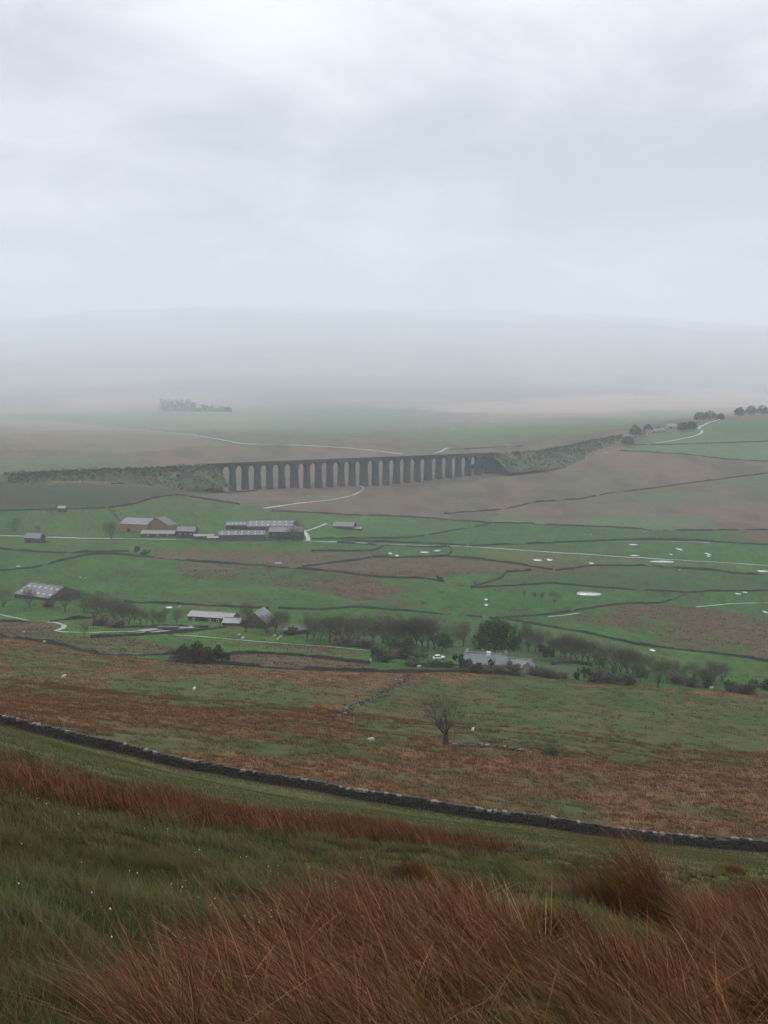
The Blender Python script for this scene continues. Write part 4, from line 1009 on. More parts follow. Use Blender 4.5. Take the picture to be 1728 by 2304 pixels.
BARE = [bare_tree_meshes(900 + q, 10, .95 + .1 * (q % 3), .15 + .03 * (q % 2), levels=(6, 5, 4), twigw=1.0, cloud=2300, cw=.30 + .03 * (q % 3), cz=(.12 + .04 * (q % 2), 1.0)) for q in range(6)]
for q in (1, 2, 4): BARE[q][1].materials[0] = M['twig_green']
BARE[3][1].materials[0] = M['twig_dark']
def bare_tree(label, px, py, height, proto=None, rz=None, group='bare trees of the shelter belt', widen=1.0, name='bare_tree', deep=0):
    c = hit(px, py); c = Vector((c.x, c.y + deep, ground(c.x, c.y + deep)))
    me1, me2, top = BARE[random.randrange(6) if proto is None else proto]
    root = empty(name, tuple(c), random.uniform(0, 6.28) if rz is None else rz); s_ = height / top; root.scale = (s_ * widen, s_ * widen, s_)
    link('trunk', me1, None, root); link('crown', me2, None, root); tag(root, label, 'tree', group); return root
def m_at(px, py): return hit(px, py).y / F              # metres per photograph pixel there

def bt(label, px, base, top, widen=1.0, **k):
    bare_tree(label, px, base, (base - top) * m_at(px, base) * 1.06, widen=widen, **k)

TREES = [  # label, x, foot row, top row, widen
 ('bare tree at the left edge beside the spotted barn', 8, 1366, 1325, 1.2),
 ('bare tree standing before the left end of the spotted barn', 66, 1366, 1328, 1.15),
 ('bare tree before the dark gable of the spotted barn', 147, 1376, 1322, 1.2),
 ('low bare tree between two larger ones at the spotted barn', 106, 1368, 1342, 1.4),
 ('bare tree just right of the spotted barn', 190, 1378, 1332, 1.15),
 ('tall bare tree leading the belt right of the spotted barn', 214, 1396, 1334, 1.1),
 ('bare tree above the bend of the farm track', 236, 1404, 1340, 1.1),
 ('dense bare tree in the thick of the left belt', 262, 1407, 1346, 1.15),
 ('bare tree behind the farm track left of the covered stack', 290, 1406, 1352, 1.15),
 ('bare tree at the back of the left belt', 250, 1384, 1338, 1.2),
 ('rounded bare tree thinning the left belt', 316, 1406, 1358, 1.2),
 ('bare tree left of the covered stack', 344, 1407, 1364, 1.2),
 ('slender bare tree above the covered stack', 371, 1400, 1368, 1.2),
 ('small bare tree right above the covered stack', 398, 1402, 1372, 1.2),
 ('tall bare tree in front of the gap between long shed and gabled barn', 553, 1422, 1352, .8),
 ('bare tree at the right corner of the gabled barn', 620, 1422, 1372, 1.15),
 ('bare tree by the tiny pale shed', 640, 1424, 1376, 1.0),
 ('narrow bare tree standing alone beside the white-edged outbuilding', 690, 1444, 1386, .75),
 ('bare tree opening the middle belt', 722, 1442, 1384, 1.0),
 ('bare tree in the left of the middle belt', 742, 1446, 1380, 1.05),
 ('broad bare tree in the middle belt', 768, 1443, 1376, 1.1),
 ('tall bare tree in the middle belt', 793, 1450, 1378, 1.0),
 ('bare tree in the right of the middle belt', 820, 1447, 1378, 1.1),
 ('pale-stemmed bare tree right of the middle belt gap', 861, 1446, 1380, .9),
 ('bare tree behind the conifer bush', 886, 1450, 1384, 1.05),
 ('bare tree left of the small bright leafy tree', 912, 1455, 1384, 1.1),
 ('bare tree behind the small bright leafy tree', 938, 1453, 1386, 1.1),
 ('bare tree between small and big leafy trees', 963, 1459, 1388, 1.1),
 ('forked bare tree left of the big leafy tree', 1042, 1456, 1390, 1.0),
 ('thin bare tree right of the big leafy tree', 1186, 1462, 1402, .85),
 ('pale bare tree behind the dark round bush', 1205, 1466, 1412, .9),
 ('bare tree right of the dark round bush', 1262, 1478, 1426, 1.1),
 ('bare tree above the pale garden wall', 1284, 1484, 1424, 1.1),
 ('bare tree above the young spruces', 1310, 1488, 1428, 1.1),
 ('dark-stemmed bare tree left of the right belt', 1338, 1488, 1440, 1.0),
 ('broad bare tree heading the right belt', 1380, 1512, 1446, 1.15),
 ('bare tree in the middle of the right belt', 1412, 1516, 1456, 1.2),
 ('bare tree at the back of the right belt', 1436, 1518, 1464, 1.2),
 ('forked bare tree on the field edge of the right belt', 1480, 1547, 1476, 1.15),
 ('bare tree behind the forked one in the right belt', 1516, 1528, 1476, 1.2),
 ('rounded bare tree right of the forked one', 1560, 1530, 1488, 1.25),
 ('dark rounded bare tree at the right end of the belt', 1624, 1532, 1484, 1.35),
 ('small bare tree beyond the dark rounded one', 1590, 1534, 1500, 1.3),
 ('reddish bare tree beside the farm track bend', 190, 1432, 1394, 1.0),
 ('lone bare tree in the pasture left of the boarded barn', 250, 1212, 1174, 1.0),
 ('bare tree by the road above the left field barn', 84, 1200, 1178, 1.2),
 ('bare tree near left edge of the upper pasture', 33, 1198, 1174, 1.3),
 ('bare tree sheltering the right end of the upper farm', 668, 1196, 1166, 1.3),
 ('bare tree in front of the sheltered farmhouse', 628, 1218, 1196, 1.5),
 ('bare tree hiding the right gable of the farmhouse', 660, 1216, 1190, 1.5),
 ('leftmost small bare tree on the field bank', 1179, 1342, 1324, .8),
 ('second small bare tree on the field bank', 1204, 1347, 1328, 1.3),
 ('third small bare tree on the field bank', 1219, 1348, 1328, 1.3),
 ('rightmost small bare tree on the field bank', 1247, 1357, 1332, 1.5),
 ('small dark bare tree beside the road wall', 1058, 1231, 1218, 1.3),
]
ORD_ = 'first second third fourth fifth sixth seventh eighth ninth tenth eleventh twelfth thirteenth fourteenth fifteenth sixteenth'.split(); NB_ = {}
for q_, (x, b_, t_) in enumerate([(226, 1390, 1342), (276, 1398, 1350), (302, 1402, 1352), (330, 1404, 1360), (358, 1404, 1366), (600, 1424, 1380), (706, 1438, 1386), (755, 1440, 1382), (782, 1444, 1380), (806, 1446, 1382), (838, 1446, 1384), (874, 1450, 1386), (899, 1453, 1386), (925, 1455, 1388),
        (950, 1457, 1390), (978, 1460, 1394), (1018, 1456, 1396), (1190, 1466, 1410), (1222, 1472, 1416), (1244, 1476, 1424), (1272, 1482, 1430), (1297, 1488, 1434), (1324, 1492, 1440), (1356, 1502, 1446), (1396, 1512, 1456), (1424, 1518, 1462), (1455, 1528, 1470), (1500, 1532, 1482), (1538, 1530, 1486), (1578, 1534, 1494), (1608, 1534, 1490)]):
    belt_ = 'left belt' if x < 420 else 'gap by the gabled barn' if x < 650 else 'middle belt' if x < 1080 else 'right belt'
    NB_[belt_] = NB_.get(belt_, 0) + 1
    TREES.append((ORD_[NB_[belt_] - 1] + ' bare tree from left in the back row of the ' + belt_, x, b_, t_ + random.uniform(-8, 16), random.uniform(1.0, 1.4)))
for k_, (lb, x, b_, t_, w_) in enumerate(TREES): bt(lb, x, b_, t_ - 4 + random.uniform(-5, 7), w_ * random.uniform(1.0, 1.3), proto=random.choice((0, 1, 2, 3, 4, 5, 0, 2)))

# the lone tree on the rough slope: short stout trunk, wide crown
LONE = bare_tree_meshes(4242, 10, 1.35, .22, droop=.03, levels=(5, 5, 5), trunk_r=.056, cloud=1500, cw=.52, cz=(.16, .96), twigw=.7)
LONE[1].materials[0] = M['twig_dark']; BARE.append(LONE)
bare_tree('lone bare tree with a stout forked trunk on the rough slope', 1003, 1676, 152 * m_at(1003, 1676), proto=6, rz=2.2, widen=1.0, group='bare trees of the shelter belt')

# undergrowth twigs below the belts: thorn bushes
def bush_mesh(seed, n=500, h=1.0):
    r_ = np.random.default_rng(seed); a = r_.uniform(0, 6.28, n); rr = r_.random(n) ** .5 * .35
    p = np.stack([rr * np.cos(a), rr * np.sin(a), r_.uniform(-.1, .45, n)], 1); d = r_.normal(size=(n, 3)) * .45 + p * (1.2, 1.2, 0) + (0, 0, .55); d /= np.linalg.norm(d, axis=1)[:, None]
    L = r_.uniform(.25, .55, (n, 1)); q = p + d * L; w = np.cross(d, r_.normal(size=(n, 3))); w /= np.linalg.norm(w, axis=1)[:, None]; w *= .014
    V_ = np.stack([p - w, p + w, q + w * .4, q - w * .4], 1).reshape(-1, 3)
    me = mesh_np('twigs', V_, np.arange(n * 4).reshape(-1, 4)); me.materials.append(M['twig']); return me
TWIGS = [bush_mesh(s_) for s_ in (51, 52, 53)]
def lobes(seed, n=7):
    r_ = random.Random(seed); return [(r_.uniform(-.36, .36), r_.uniform(-.3, .3), r_.uniform(.16, .72), r_.uniform(.13, .26), r_.uniform(.13, .26), r_.uniform(.13, .28)) for _ in range(n)]
BUSHL = [leafy_mesh(60 + q, lobes(60 + q), 620, .11, (.026, .050, .014), (.066, .100, .028), 'foliage', .3) for q in range(4)]
BUSHD = [leafy_mesh(70 + q, lobes(70 + q), 760, .12, (.016, .032, .012), (.044, .072, .022), 'foliage', .3) for q in range(3)]
BUSHG = [leafy_mesh(75 + q, lobes(75 + q), 560, .11, (.034, .066, .016), (.075, .125, .032), 'foliage', .3) for q in range(3)]
def bush(label, px, base, top, wide, kind='L', group='bushes and young trees by the farms', name='shrub', cat='shrub', twigs=True):
    c = hit(px, base); mm = c.y / F; h_ = (base - top) * mm; w_ = wide * mm
    root = empty(name, tuple(c), random.uniform(0, 6.28)); root.scale = (w_ / .9, w_ / .9, h_ / .9)
    L_ = {'L': BUSHL, 'D': BUSHD, 'G': BUSHG}.get(kind)
    if L_: link('foliage', random.choice(L_), None, root)
    if not L_ or kind == 'L': link('twigs', random.choice(TWIGS), None, root)
    tag(root, label, cat, group); return root
BUSHES = [
 ('round leafy bush at the left of the thorn copse', 412, 1490, 1450, 44, 'L'), ('bush second from left in the thorn copse', 434, 1492, 1444, 44, 'L'), ('tall bush in the middle of the thorn copse', 457, 1493, 1446, 46, 'L'),
 ('bush right of the middle of the thorn copse', 478, 1493, 1452, 40, 'D'), ('dark bush at the right end of the thorn copse', 503, 1494, 1460, 34, 'D'), ('brown twiggy bush at the left end of the thorn copse', 400, 1488, 1452, 30, 'T'),
 ('dark bush on the wall above the rush field at left', 308, 1247, 1230, 18, 'D'), ('lower dark bush right of the one above the rush field', 328, 1249, 1234, 24, 'D'),
 ('dark round bush right of the big leafy tree', 1230, 1486, 1450, 42, 'D'),
 ('leafy bush left of the cottage hedge', 862, 1488, 1450, 44, 'L'), ('conifer-like bush in front of the middle belt', 846, 1486, 1458, 24, 'D'), ('bush behind the car', 905, 1482, 1452, 40, 'L'), ('light green bush nearest the car', 940, 1482, 1456, 36, 'G'),
 ('left stretch of garden hedge in front of the car', 930, 1498, 1484, 50, 'D'), ('middle stretch of garden hedge below the car', 968, 1499, 1485, 46, 'D'), ('right stretch of garden hedge beside the cottage', 1004, 1501, 1486, 46, 'D'),
 ('dark upright bush at the left end of the cottage', 1042, 1504, 1462, 40, 'D'),
 ('leafy garden bush before the left of the cottage', 1072, 1513, 1490, 40, 'L'), ('leafy garden bush before the middle of the cottage', 1112, 1515, 1492, 38, 'L'), ('leafy garden bush before the cottage wing', 1150, 1517, 1488, 46, 'L'),
 ('twiggy bush right of the outhouse', 1205, 1520, 1496, 36, 'T'), ('second twiggy bush right of the outhouse', 1232, 1524, 1500, 36, 'T'), ('third twiggy bush right of the outhouse', 1262, 1527, 1508, 34, 'T'),
 ('young spruce at the left of a pair', 1300, 1529, 1498, 18, 'D'), ('young spruce at the right of a pair', 1320, 1531, 1500, 18, 'D'),
 ('light green bush left in the right belt', 1365, 1535, 1508, 32, 'L'), ('light green bush beside the forked tree', 1394, 1538, 1498, 32, 'G'), ('green bush below the broad bare tree', 1416, 1540, 1512, 26, 'L'),
 ('dark twiggy bush at the foot of the right belt', 1340, 1534, 1500, 36, 'T'),
 ('green bush right of the forked tree', 1556, 1544, 1518, 34, 'L'), ('darker green bush right of the forked tree', 1594, 1548, 1520, 30, 'D'), ('green bush below the dark rounded tree', 1648, 1556, 1528, 40, 'L'),
 ('dark green bush at the right edge', 1708, 1562, 1528, 46, 'D'), ('green bush near the right edge', 1680, 1562, 1530, 36, 'L'), ('twiggy bush filling the right belt', 1524, 1538, 1510, 40, 'T'),
 ('green bush under the spotted barn trees', 110, 1366, 1350, 22, 'L'), ('twiggy bush under the left belt', 226, 1408, 1384, 40, 'T'), ('second twiggy bush under the left belt', 262, 1412, 1388, 42, 'T'),
 ('green bush right of the gabled barn', 655, 1428, 1410, 26, 'L'), ('twiggy bush below the middle belt', 772, 1452, 1426, 50, 'T'), ('second twiggy bush below the middle belt', 820, 1456, 1430, 50, 'T'), ('third twiggy bush below the middle belt', 905, 1462, 1432, 50, 'T'),
 ('small green bush alone on the rough slope at right', 1240, 1698, 1676, 40, 'L'), ('small leafy bush in front of the upper farmhouse', 640, 1217, 1202, 22, 'D'), ('hawthorn bush beside the brown rush field corner', 990, 1308, 1296, 18, 'D'),
]
for b_ in BUSHES: bush(*b_)

# leafy trees
def leafy(label, px, base, top, lobes, n, leaf, c1, c2, seed, group='leafy trees'):
    c = hit(px, base); mm = c.y / F; h_ = (base - top) * mm
    root = empty('leafy_tree', tuple(c)); tag(root, label, 'tree', group)
    L_ = np.array(lobes, float) * h_
    link('crown', leafy_mesh(seed, L_, n, leaf, c1, c2), None, root)
    tm = bare_tree_meshes(seed + 5, 10, 1.0, .3, levels=(4, 3))[0]; tr = link('trunk', tm, None, root); s_ = h_ / 10; tr.scale = (s_, s_, s_ * .95)
    return root
leafy('big round leafy tree over the cottage', 1114, 1482, 1388, [(-.1, 0, .55, .42, .4, .36), (.28, .05, .52, .4, .4, .34), (.0, 0, .74, .38, .36, .25), (.5, 0, .36, .2, .25, .2), (-.42, 0, .4, .2, .22, .2)], 15000, .46, (.013, .032, .007), (.040, .080, .017), 301)
leafy('small bright leafy tree among the bare belt', 996, 1466, 1420, [(0, 0, .6, .42, .4, .36), (.2, 0, .4, .3, .3, .24)], 4200, .36, (.022, .05, .012), (.055, .105, .024), 311)
for k_, (lb, x, b_, t_, w_) in enumerate([('dark tree left of the skyline cottages', 1430, 982, 955, 1.0), ('dark tree behind the row of skyline cottages', 1458, 974, 954, 1.0), ('broad dark tree above the lane bend', 1535, 970, 950, 1.2), ('dark tree right of the farthest cottage', 1556, 968, 947, 1.1),
      ('dark tree on the right skyline above the lane', 1575, 948, 926, 1.3), ('dark tree beside another on the right skyline', 1598, 946, 923, 1.3), ('small dark tree thinning the right skyline group', 1622, 945, 930, 1.2),
      ('skyline tree left of the right edge', 1664, 938, 915, 1.0), ('skyline tree near the right edge', 1690, 936, 911, 1.0), ('skyline tree at the right edge', 1716, 935, 910, 1.1),
      ('dark tree in the hollow at the embankment top', 1412, 1003, 980, 1.2)]):
    leafy(lb, x, b_, t_, [(0, 0, .55, .42 * w_, .4, .42), (.3 * w_, 0, .4, .3, .3, .3), (-.3 * w_, 0, .42, .3, .3, .3)], 700, 2.2, (.02, .032, .016), (.045, .062, .028), 330 + k_, 'dark trees by the skyline cottages')

for k_, (lb, x, b_, t_) in enumerate([('small leafing tree in the right belt behind the spruces', 1348, 1506, 1462), ('leafing tree beside the forked bare tree', 1440, 1532, 1492), ('leafing tree left of the conifer bush', 878, 1462, 1420), ('round leafing tree at the right end of the belt', 1590, 1540, 1506), ('green leafing tree in front of the middle belt', 920, 1466, 1432)]):
    leafy(lb, x, b_, t_, [(0, 0, .55, .36, .36, .36), (.25, 0, .4, .26, .26, .26), (-.2, 0, .7, .24, .24, .24)], 1500, .36, (.026, .045, .014), (.060, .090, .028), 380 + k_)
# plantation far across the moor, read as one mass
def leaf_mass(name, label, pts, leaf, c1, c2, seed):
    r_ = np.random.default_rng(seed); c = np.array(pts); n = len(c)
    a = r_.normal(size=(n, 3)); a /= np.linalg.norm(a, axis=1)[:, None]; b_ = np.cross(a, r_.normal(size=(n, 3))); b_ /= np.linalg.norm(b_, axis=1)[:, None]
    sz = leaf * r_.uniform(.6, 1.4, (n, 1))
    V_ = np.stack([c - a * sz * .5, c + b_ * sz * .35, c + a * sz * .5, c - b_ * sz * .35], 1).reshape(-1, 3)
    col = np.repeat(lerp(C(*c1), C(*c2), r_.random(n)), 4, 0)
    o = link(name, mesh_np(name, V_, np.arange(n * 4).reshape(-1, 4), None, col), M['leaf']); tag(o, label, kind='stuff'); return o
pts = []
for px in np.arange(362, 520, 3.2):
    hh = (26 if px < 440 else 15 if px < 480 else 12) * random.uniform(.6, 1.1)
    if 440 < px < 452: hh *= .5
    c = hit(px, 925 + (px - 362) * .012); mm = c.y / F
    for q in range(130):
        t_ = random.random(); w_ = (1 - t_) ** .6 * 6 * mm
        pts.append((c.x + random.gauss(0, .5) * w_, c.y + random.gauss(0, 1) * 12, c.z + t_ * hh * mm))
leaf_mass('woodland', 'dark plantation on the far moor left of centre', pts, 4.0, (.035, .048, .038), (.06, .075, .055), 5)
# scrub on the embankments
def scrub(E, n, seed, lab, lo_=0, hi_=14, dens=.5):
    r_ = np.random.default_rng(seed); nr, nc = E.shape[:2]
    i = r_.random(n) * (nr - 1.01); j = lo_ + r_.random(n) * (6.2 - lo_); i0, j0 = i.astype(int), j.astype(int); fi, fj = (i - i0)[:, None], (j - j0)[:, None]
    P = (E[i0, j0] * (1 - fi) + E[i0 + 1, j0] * fi) * (1 - fj) + (E[i0, j0 + 1] * (1 - fi) + E[i0 + 1, j0 + 1] * fi) * fj
    P[:, :2] += r_.normal(0, .8, (n, 2))
    k = fbm(P[:, 0] / 14, P[:, 1] / 14, 150 + seed, 3); gz = groundv(P[:, 0], P[:, 1])
    keep = ((P[:, 2] > gz + .2) | (r_.random(n) < .3)) & (k > dens); P, k = P[keep], k[keep]
    R_ = r_.choice([.5, .7, .9, 1.2, 1.5, 2.6], len(P)) * (.35 + 1.1 * k); W = 16
    d = r_.normal(size=(len(P), W, 3)); d /= np.linalg.norm(d, axis=2)[..., None]; d[..., 2] = np.abs(d[..., 2]) * 1.1
    pts = (P[:, None] + d * R_[:, None, None] + np.array([0, 0, .3])).reshape(-1, 3)
    leaf_mass('scrub', lab, pts, 1.1, (.038, .054, .026), (.070, .080, .042), seed)
scrub(EL, 2600, 3, 'dark scrub growing on the embankment left of the viaduct', 0, 14, .36)
scrub(ER, 3200, 4, 'dark scrub growing on the embankment right of the viaduct', 0, 14, .30)

# ------------------------------------------------------------------ sheep
bm = bmesh.new()
J = [(-.45, 0, .62), (0, 0, .64), (.42, 0, .66), (.62, 0, .80), (.78, 0, .78), (.93, 0, .68), (.36, .15, .42), (.37, .16, .02), (.36, -.15, .42), (.37, -.16, .02), (-.42, .15, .42), (-.44, .16, .02), (-.42, -.15, .42), (-.44, -.16, .02), (-.62, 0, .55)]
RD = [.25, .29, .26, .15, .12, .07, .09, .045, .09, .045, .10, .045, .10, .045, .06]
vv = [bm.verts.new(p) for p in J]
for a, b_ in ((0, 1), (1, 2), (2, 3), (3, 4), (4, 5), (2, 6), (6, 7), (2, 8), (8, 9), (0, 10), (10, 11), (0, 12), (12, 13), (0, 14)): bm.edges.new((vv[a], vv[b_]))
me = bpy.data.meshes.new('sheep_skeleton'); bm.to_mesh(me); bm.free()
tmp = bpy.data.objects.new('sheep_skeleton', me); scene.collection.objects.link(tmp)
md = tmp.modifiers.new('skin', 'SKIN')
for k_, sv in enumerate(me.skin_vertices[0].data): sv.radius = (RD[k_], RD[k_]); sv.use_root = (k_ == 1)
tmp.modifiers.new('sub', 'SUBSURF').levels = 1
dg = bpy.context.evaluated_depsgraph_get(); dg.update()
SHEEP = bpy.data.meshes.new_from_object(tmp.evaluated_get(dg)); SHEEP.name = 'sheep'; bpy.data.objects.remove(tmp)
SHEEP.materials.clear(); SHEEP.materials.append(M['wool'])
for lb, x, y in [('white sheep in the tufted field above the spotted barn', 192, 1303), ('white sheep beside another above the spotted barn', 181, 1301), ('white sheep under the bare trees right of the spotted barn', 208, 1378),
    ('white sheep near the track below the gabled barn', 617, 1433), ('second sheep near the track below the gabled barn', 631, 1435), ('sheep grazing left of the pair below the gabled barn', 538, 1431), ('sheep lying off to the left below the gabled barn', 546, 1438),
    ('sheep right of the pair below the gabled barn', 625, 1440), ('white sheep on the rushy slope at left', 143, 1527), ('white sheep among rushes below the thorn copse', 437, 1555), ('white sheep beside the wall left of the cottage hedge', 942, 1503),
    ('pale sheep right of the lone bare tree', 1064, 1648), ('pale sheep in brown rushes left of the lone bare tree', 836, 1671), ('sheep at the field corner left of the garden bushes', 834, 1489), ('white sheep high in the pasture at right', 1316, 1203),
    ('second white sheep high in the pasture at right', 1330, 1204), ('white sheep below the moor wall at right', 1450, 1198), ('white sheep near the wet lane at right', 1477, 1211), ('sheep below the long wall under the road pools', 1529, 1284),
    ('pale sheep on the green strip by the right belt bushes', 1600, 1551), ('white sheep at left edge below the dark wall', 54, 1425), ('sheep just above the farm wall at left', 100, 1447), ('sheep in the field left of the covered stack', 404, 1367)]:
    c = hit(x, y); o = link('sheep', SHEEP, None); o.location = c; o.rotation_euler = (0, 0, random.uniform(0, 6.28)); o.scale = (1.0, 1.0, 1.0); tag(o, lb, 'sheep', 'sheep grazing in the valley')

# ------------------------------------------------------------------ grass and rushes
def blades(root, height, lean_dir, lean, width, col_base, col_tip, seg=2, seed=0, curve=1.0):
    """flat tapering blades: root (n,3), lean as horizontal offset / height"""
    r_ = np.random.default_rng(seed); n = len(root)
    ld = np.stack([np.cos(lean_dir), np.sin(lean_dir), np.zeros(n)], 1)
    wa = r_.uniform(0, math.pi, n); wd = np.stack([np.cos(wa), np.sin(wa), np.zeros(n)], 1) * (width * .5)[:, None]
    rows, cols = [], []
    for k in range(seg + 1):
        t_ = k / seg; off = lean * (t_ ** (1 + .8 * curve))
        p = root + ld * (off * height)[:, None] + np.array([0, 0, 1.0]) * (height * t_ * (1 - .18 * lean * t_))[:, None]
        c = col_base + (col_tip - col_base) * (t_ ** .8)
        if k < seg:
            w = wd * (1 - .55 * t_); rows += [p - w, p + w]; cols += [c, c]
        else: rows.append(p); cols.append(c)
    V_ = np.stack(rows, 1); m_ = 2 * seg + 1
    b0 = np.arange(n)[:, None] * m_
    q_ = np.vstack([b0 + np.array([[2 * k, 2 * k + 1, 2 * k + 3, 2 * k + 2]]) for k in range(seg - 1)]) if seg > 1 else None
    t_ = b0 + np.array([[2 * seg - 2, 2 * seg - 1, 2 * seg]])
    return V_.reshape(-1, 3), q_, t_, np.stack(cols, 1).reshape(-1, 3)

def stuff(name, label, parts, mat):
    V_, Q, T, Cc, n0 = [], [], [], [], 0
    for v_, q_, t_, c_ in parts:
        V_.append(v_); Cc.append(c_)
        if q_ is not None: Q.append(q_ + n0)
        T.append(t_ + n0); n0 += len(v_)
    o = link(name, mesh_np(name, np.vstack(V_), np.vstack(Q) if Q else None, np.vstack(T), np.vstack(Cc)), mat); tag(o, label, kind='stuff'); return o

WIND = math.pi - .12                                     # blown towards the left
def px_of(x, y, z):                                      # photograph position of a point, for choosing what is in view
    c, s = math.cos(PITCH), math.sin(PITCH); dz = z - Z0; f_ = y * c - dz * s
    return PX + F * x / f_, PY - F * (y * s + dz * c) / f_

def scatter(n, d0, d1, seed, pad=1.12, power=1.0):       # random ground points in the fan of view, even per unit area when power = 1
    r_ = np.random.default_rng(seed); q = r_.random(n)
    d = (d0 ** (2 * power) + q * (d1 ** (2 * power) - d0 ** (2 * power))) ** (1 / (2 * power)); u_ = r_.uniform(-.333 * pad, .333 * pad, n)
    return d * u_, d

# regions of brown rush on the near hillside (outlines of where the stems stand)
RA = hit_poly([(330, 2700), (310, 2420), (340, 2330), (500, 2235), (660, 2155), (780, 2090), (1000, 2058), (1180, 2085), (1215, 2140), (1230, 2230), (1330, 2270), (1520, 2250), (1560, 2170), (1620, 2110), (1728, 2080), (1900, 2040), (1950, 2700)], 3, True)
RB = hit_poly([(-80, 1766), (0, 1772), (120, 1786), (210, 1800), (330, 1816), (500, 1838), (700, 1858), (830, 1872), (1000, 1890), (1150, 1906), (1175, 1918), (1000, 1918), (830, 1898), (640, 1884), (480, 1864), (300, 1846), (180, 1822), (0, 1788), (-80, 1782)], 3, True)
RC = hit_poly([(1285, 2072), (1310, 2040), (1380, 2030), (1460, 2040), (1480, 2070), (1420, 2098), (1330, 2098)], 3, True)

def rush_cols(n, r_, dark=1.0):
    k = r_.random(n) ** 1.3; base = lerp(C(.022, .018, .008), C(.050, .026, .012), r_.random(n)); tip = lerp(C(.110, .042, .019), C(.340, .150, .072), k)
    pale = r_.random(n) < .08; tip[pale] = lerp(C(.30, .16, .08), C(.42, .27, .15), r_.random(pale.sum()))
    dk = r_.random(n) < .22; tip[dk] *= .45
    grn = r_.random(n) < .06; tip[grn] = C(.07, .07, .028)
    return base * dark * .9, tip * dark * .9

def rush_patch(x, y, hgt, seed, width=.0095, lean=(.5, 1.05), seg=4, dark=1.0):
    r_ = np.random.default_rng(seed); n = len(x)
    root = np.stack([x, y, groundv(x, y) - .02], 1)
    cl = fbm(x / .9, y / .9, 201, 2); h_ = hgt * (.55 + .75 * cl) * r_.uniform(.65, 1.2, n)
    b_, t_ = rush_cols(n, r_, dark)
    ln = r_.uniform(lean[0], lean[1], n) * (.7 + .6 * fbm(x / 1.6, y / 1.6, 203, 2))
    di = WIND + r_.normal(0, .5, n) + (fbm(x / .7, y / .7, 204, 2) - .5) * 1.6
    br = r_.random(n) < .10                              # bent and broken stems lying across the rest
    ln[br] = r_.uniform(.9, 1.9, br.sum()); di[br] = r_.uniform(0, 6.28, br.sum()); h_[br] *= .7
    up = r_.random(n) < .15; ln[up] *= .35
    return blades(root, h_, di, ln, width * np.clip(np.hypot(x, y) / 9.0, .55, 1.0) * r_.uniform(.6, 1.3, n), b_, t_, seg, seed)

x, y = scatter(230000, 4.6, 21, 1001)
k = inside(RA, x, y); tuf = fbm(x / .55, y / .55, 205, 2); dn = fbm(x / 2.3, y / 2.3, 207, 2)
k &= (tuf > .40) & (rng.random(len(x)) < .45 + .9 * (dn - .2))
x, y = x[k], y[k]; print('near rushes', len(x))
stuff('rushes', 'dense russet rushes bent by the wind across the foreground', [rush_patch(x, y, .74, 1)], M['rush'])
x, y = scatter(900000, 14, 48, 1002)
k = inside(RB, x, y); x, y = x[k], y[k]; dn = fbm(x / 1.3, y / 1.3, 209, 3) * .6 + fbm(x / 4, y / 4, 210, 2) * .4; pxx, _ = px_of(x, y, groundv(x, y)); k = (dn > .38) & (rng.random(len(x)) < sstep(.36, .50, dn) * (1 - .8 * sstep(820, 1150, pxx))); x, y = x[k][:26000] + rng.normal(0, .5, min(26000, k.sum())), y[k][:26000] + rng.normal(0, .9, min(26000, k.sum())); print('band rushes', len(x))
stuff('rushes', 'band of russet rushes along the break of the near slope', [rush_patch(x, y, .72, 2, .016, (.25, .6), 3)], M['rush'])
# single tussocks that stand apart
def tussock(label, px, py, n, rad_, hgt, seed, lean=(.35, .8)):
    c = hit(px, py); r_ = np.random.default_rng(seed); a = r_.uniform(0, 6.28, n); q = r_.random(n) ** .6 * rad_
    v_, q_, t_, c_ = rush_patch(c.x + q * np.cos(a) * 1.25, c.y + q * np.sin(a) * .8, hgt, seed, .0095, lean, 4, .92)
    me = mesh_np('rush_tussock', v_ - np.array(c), q_, t_, c_); o = link('rush_tussock', me, M['rush']); o.location = c; tag(o, label, 'rush', 'rush tussocks standing apart'); return o
tussock('tall dark rush tussock standing above the green hollow at right', 1405, 2080, 1500, .85, 1.3, 31, (.4, 1.0))
tussock('upright dark rush tussock left of the green hollow', 1225, 2112, 520, .5, .8, 32, (.3, .9))
tussock('rush tussock sweeping in at the right edge', 1690, 2096, 1000, .8, .9, 33)
tussock('small rush tussock on the grass above the foreground rushes', 930, 1985, 700, .35, .62, 34)
tussock('low rush tussock on the grass at right below the wall', 1640, 1966, 700, .6, .5, 35)
# thin scattering of stems over the near grass
x, y = scatter(44000, 5.5, 45, 1009); dn = fbm(x / 1.3, y / 1.3, 211, 3); k = dn > .53; x, y = x[k], y[k]
stuff('rushes', 'stray russet stems scattered through the near grass', [rush_patch(x, y, .34, 4, .006, (.4, .9), 2, .8)], M['rush'])

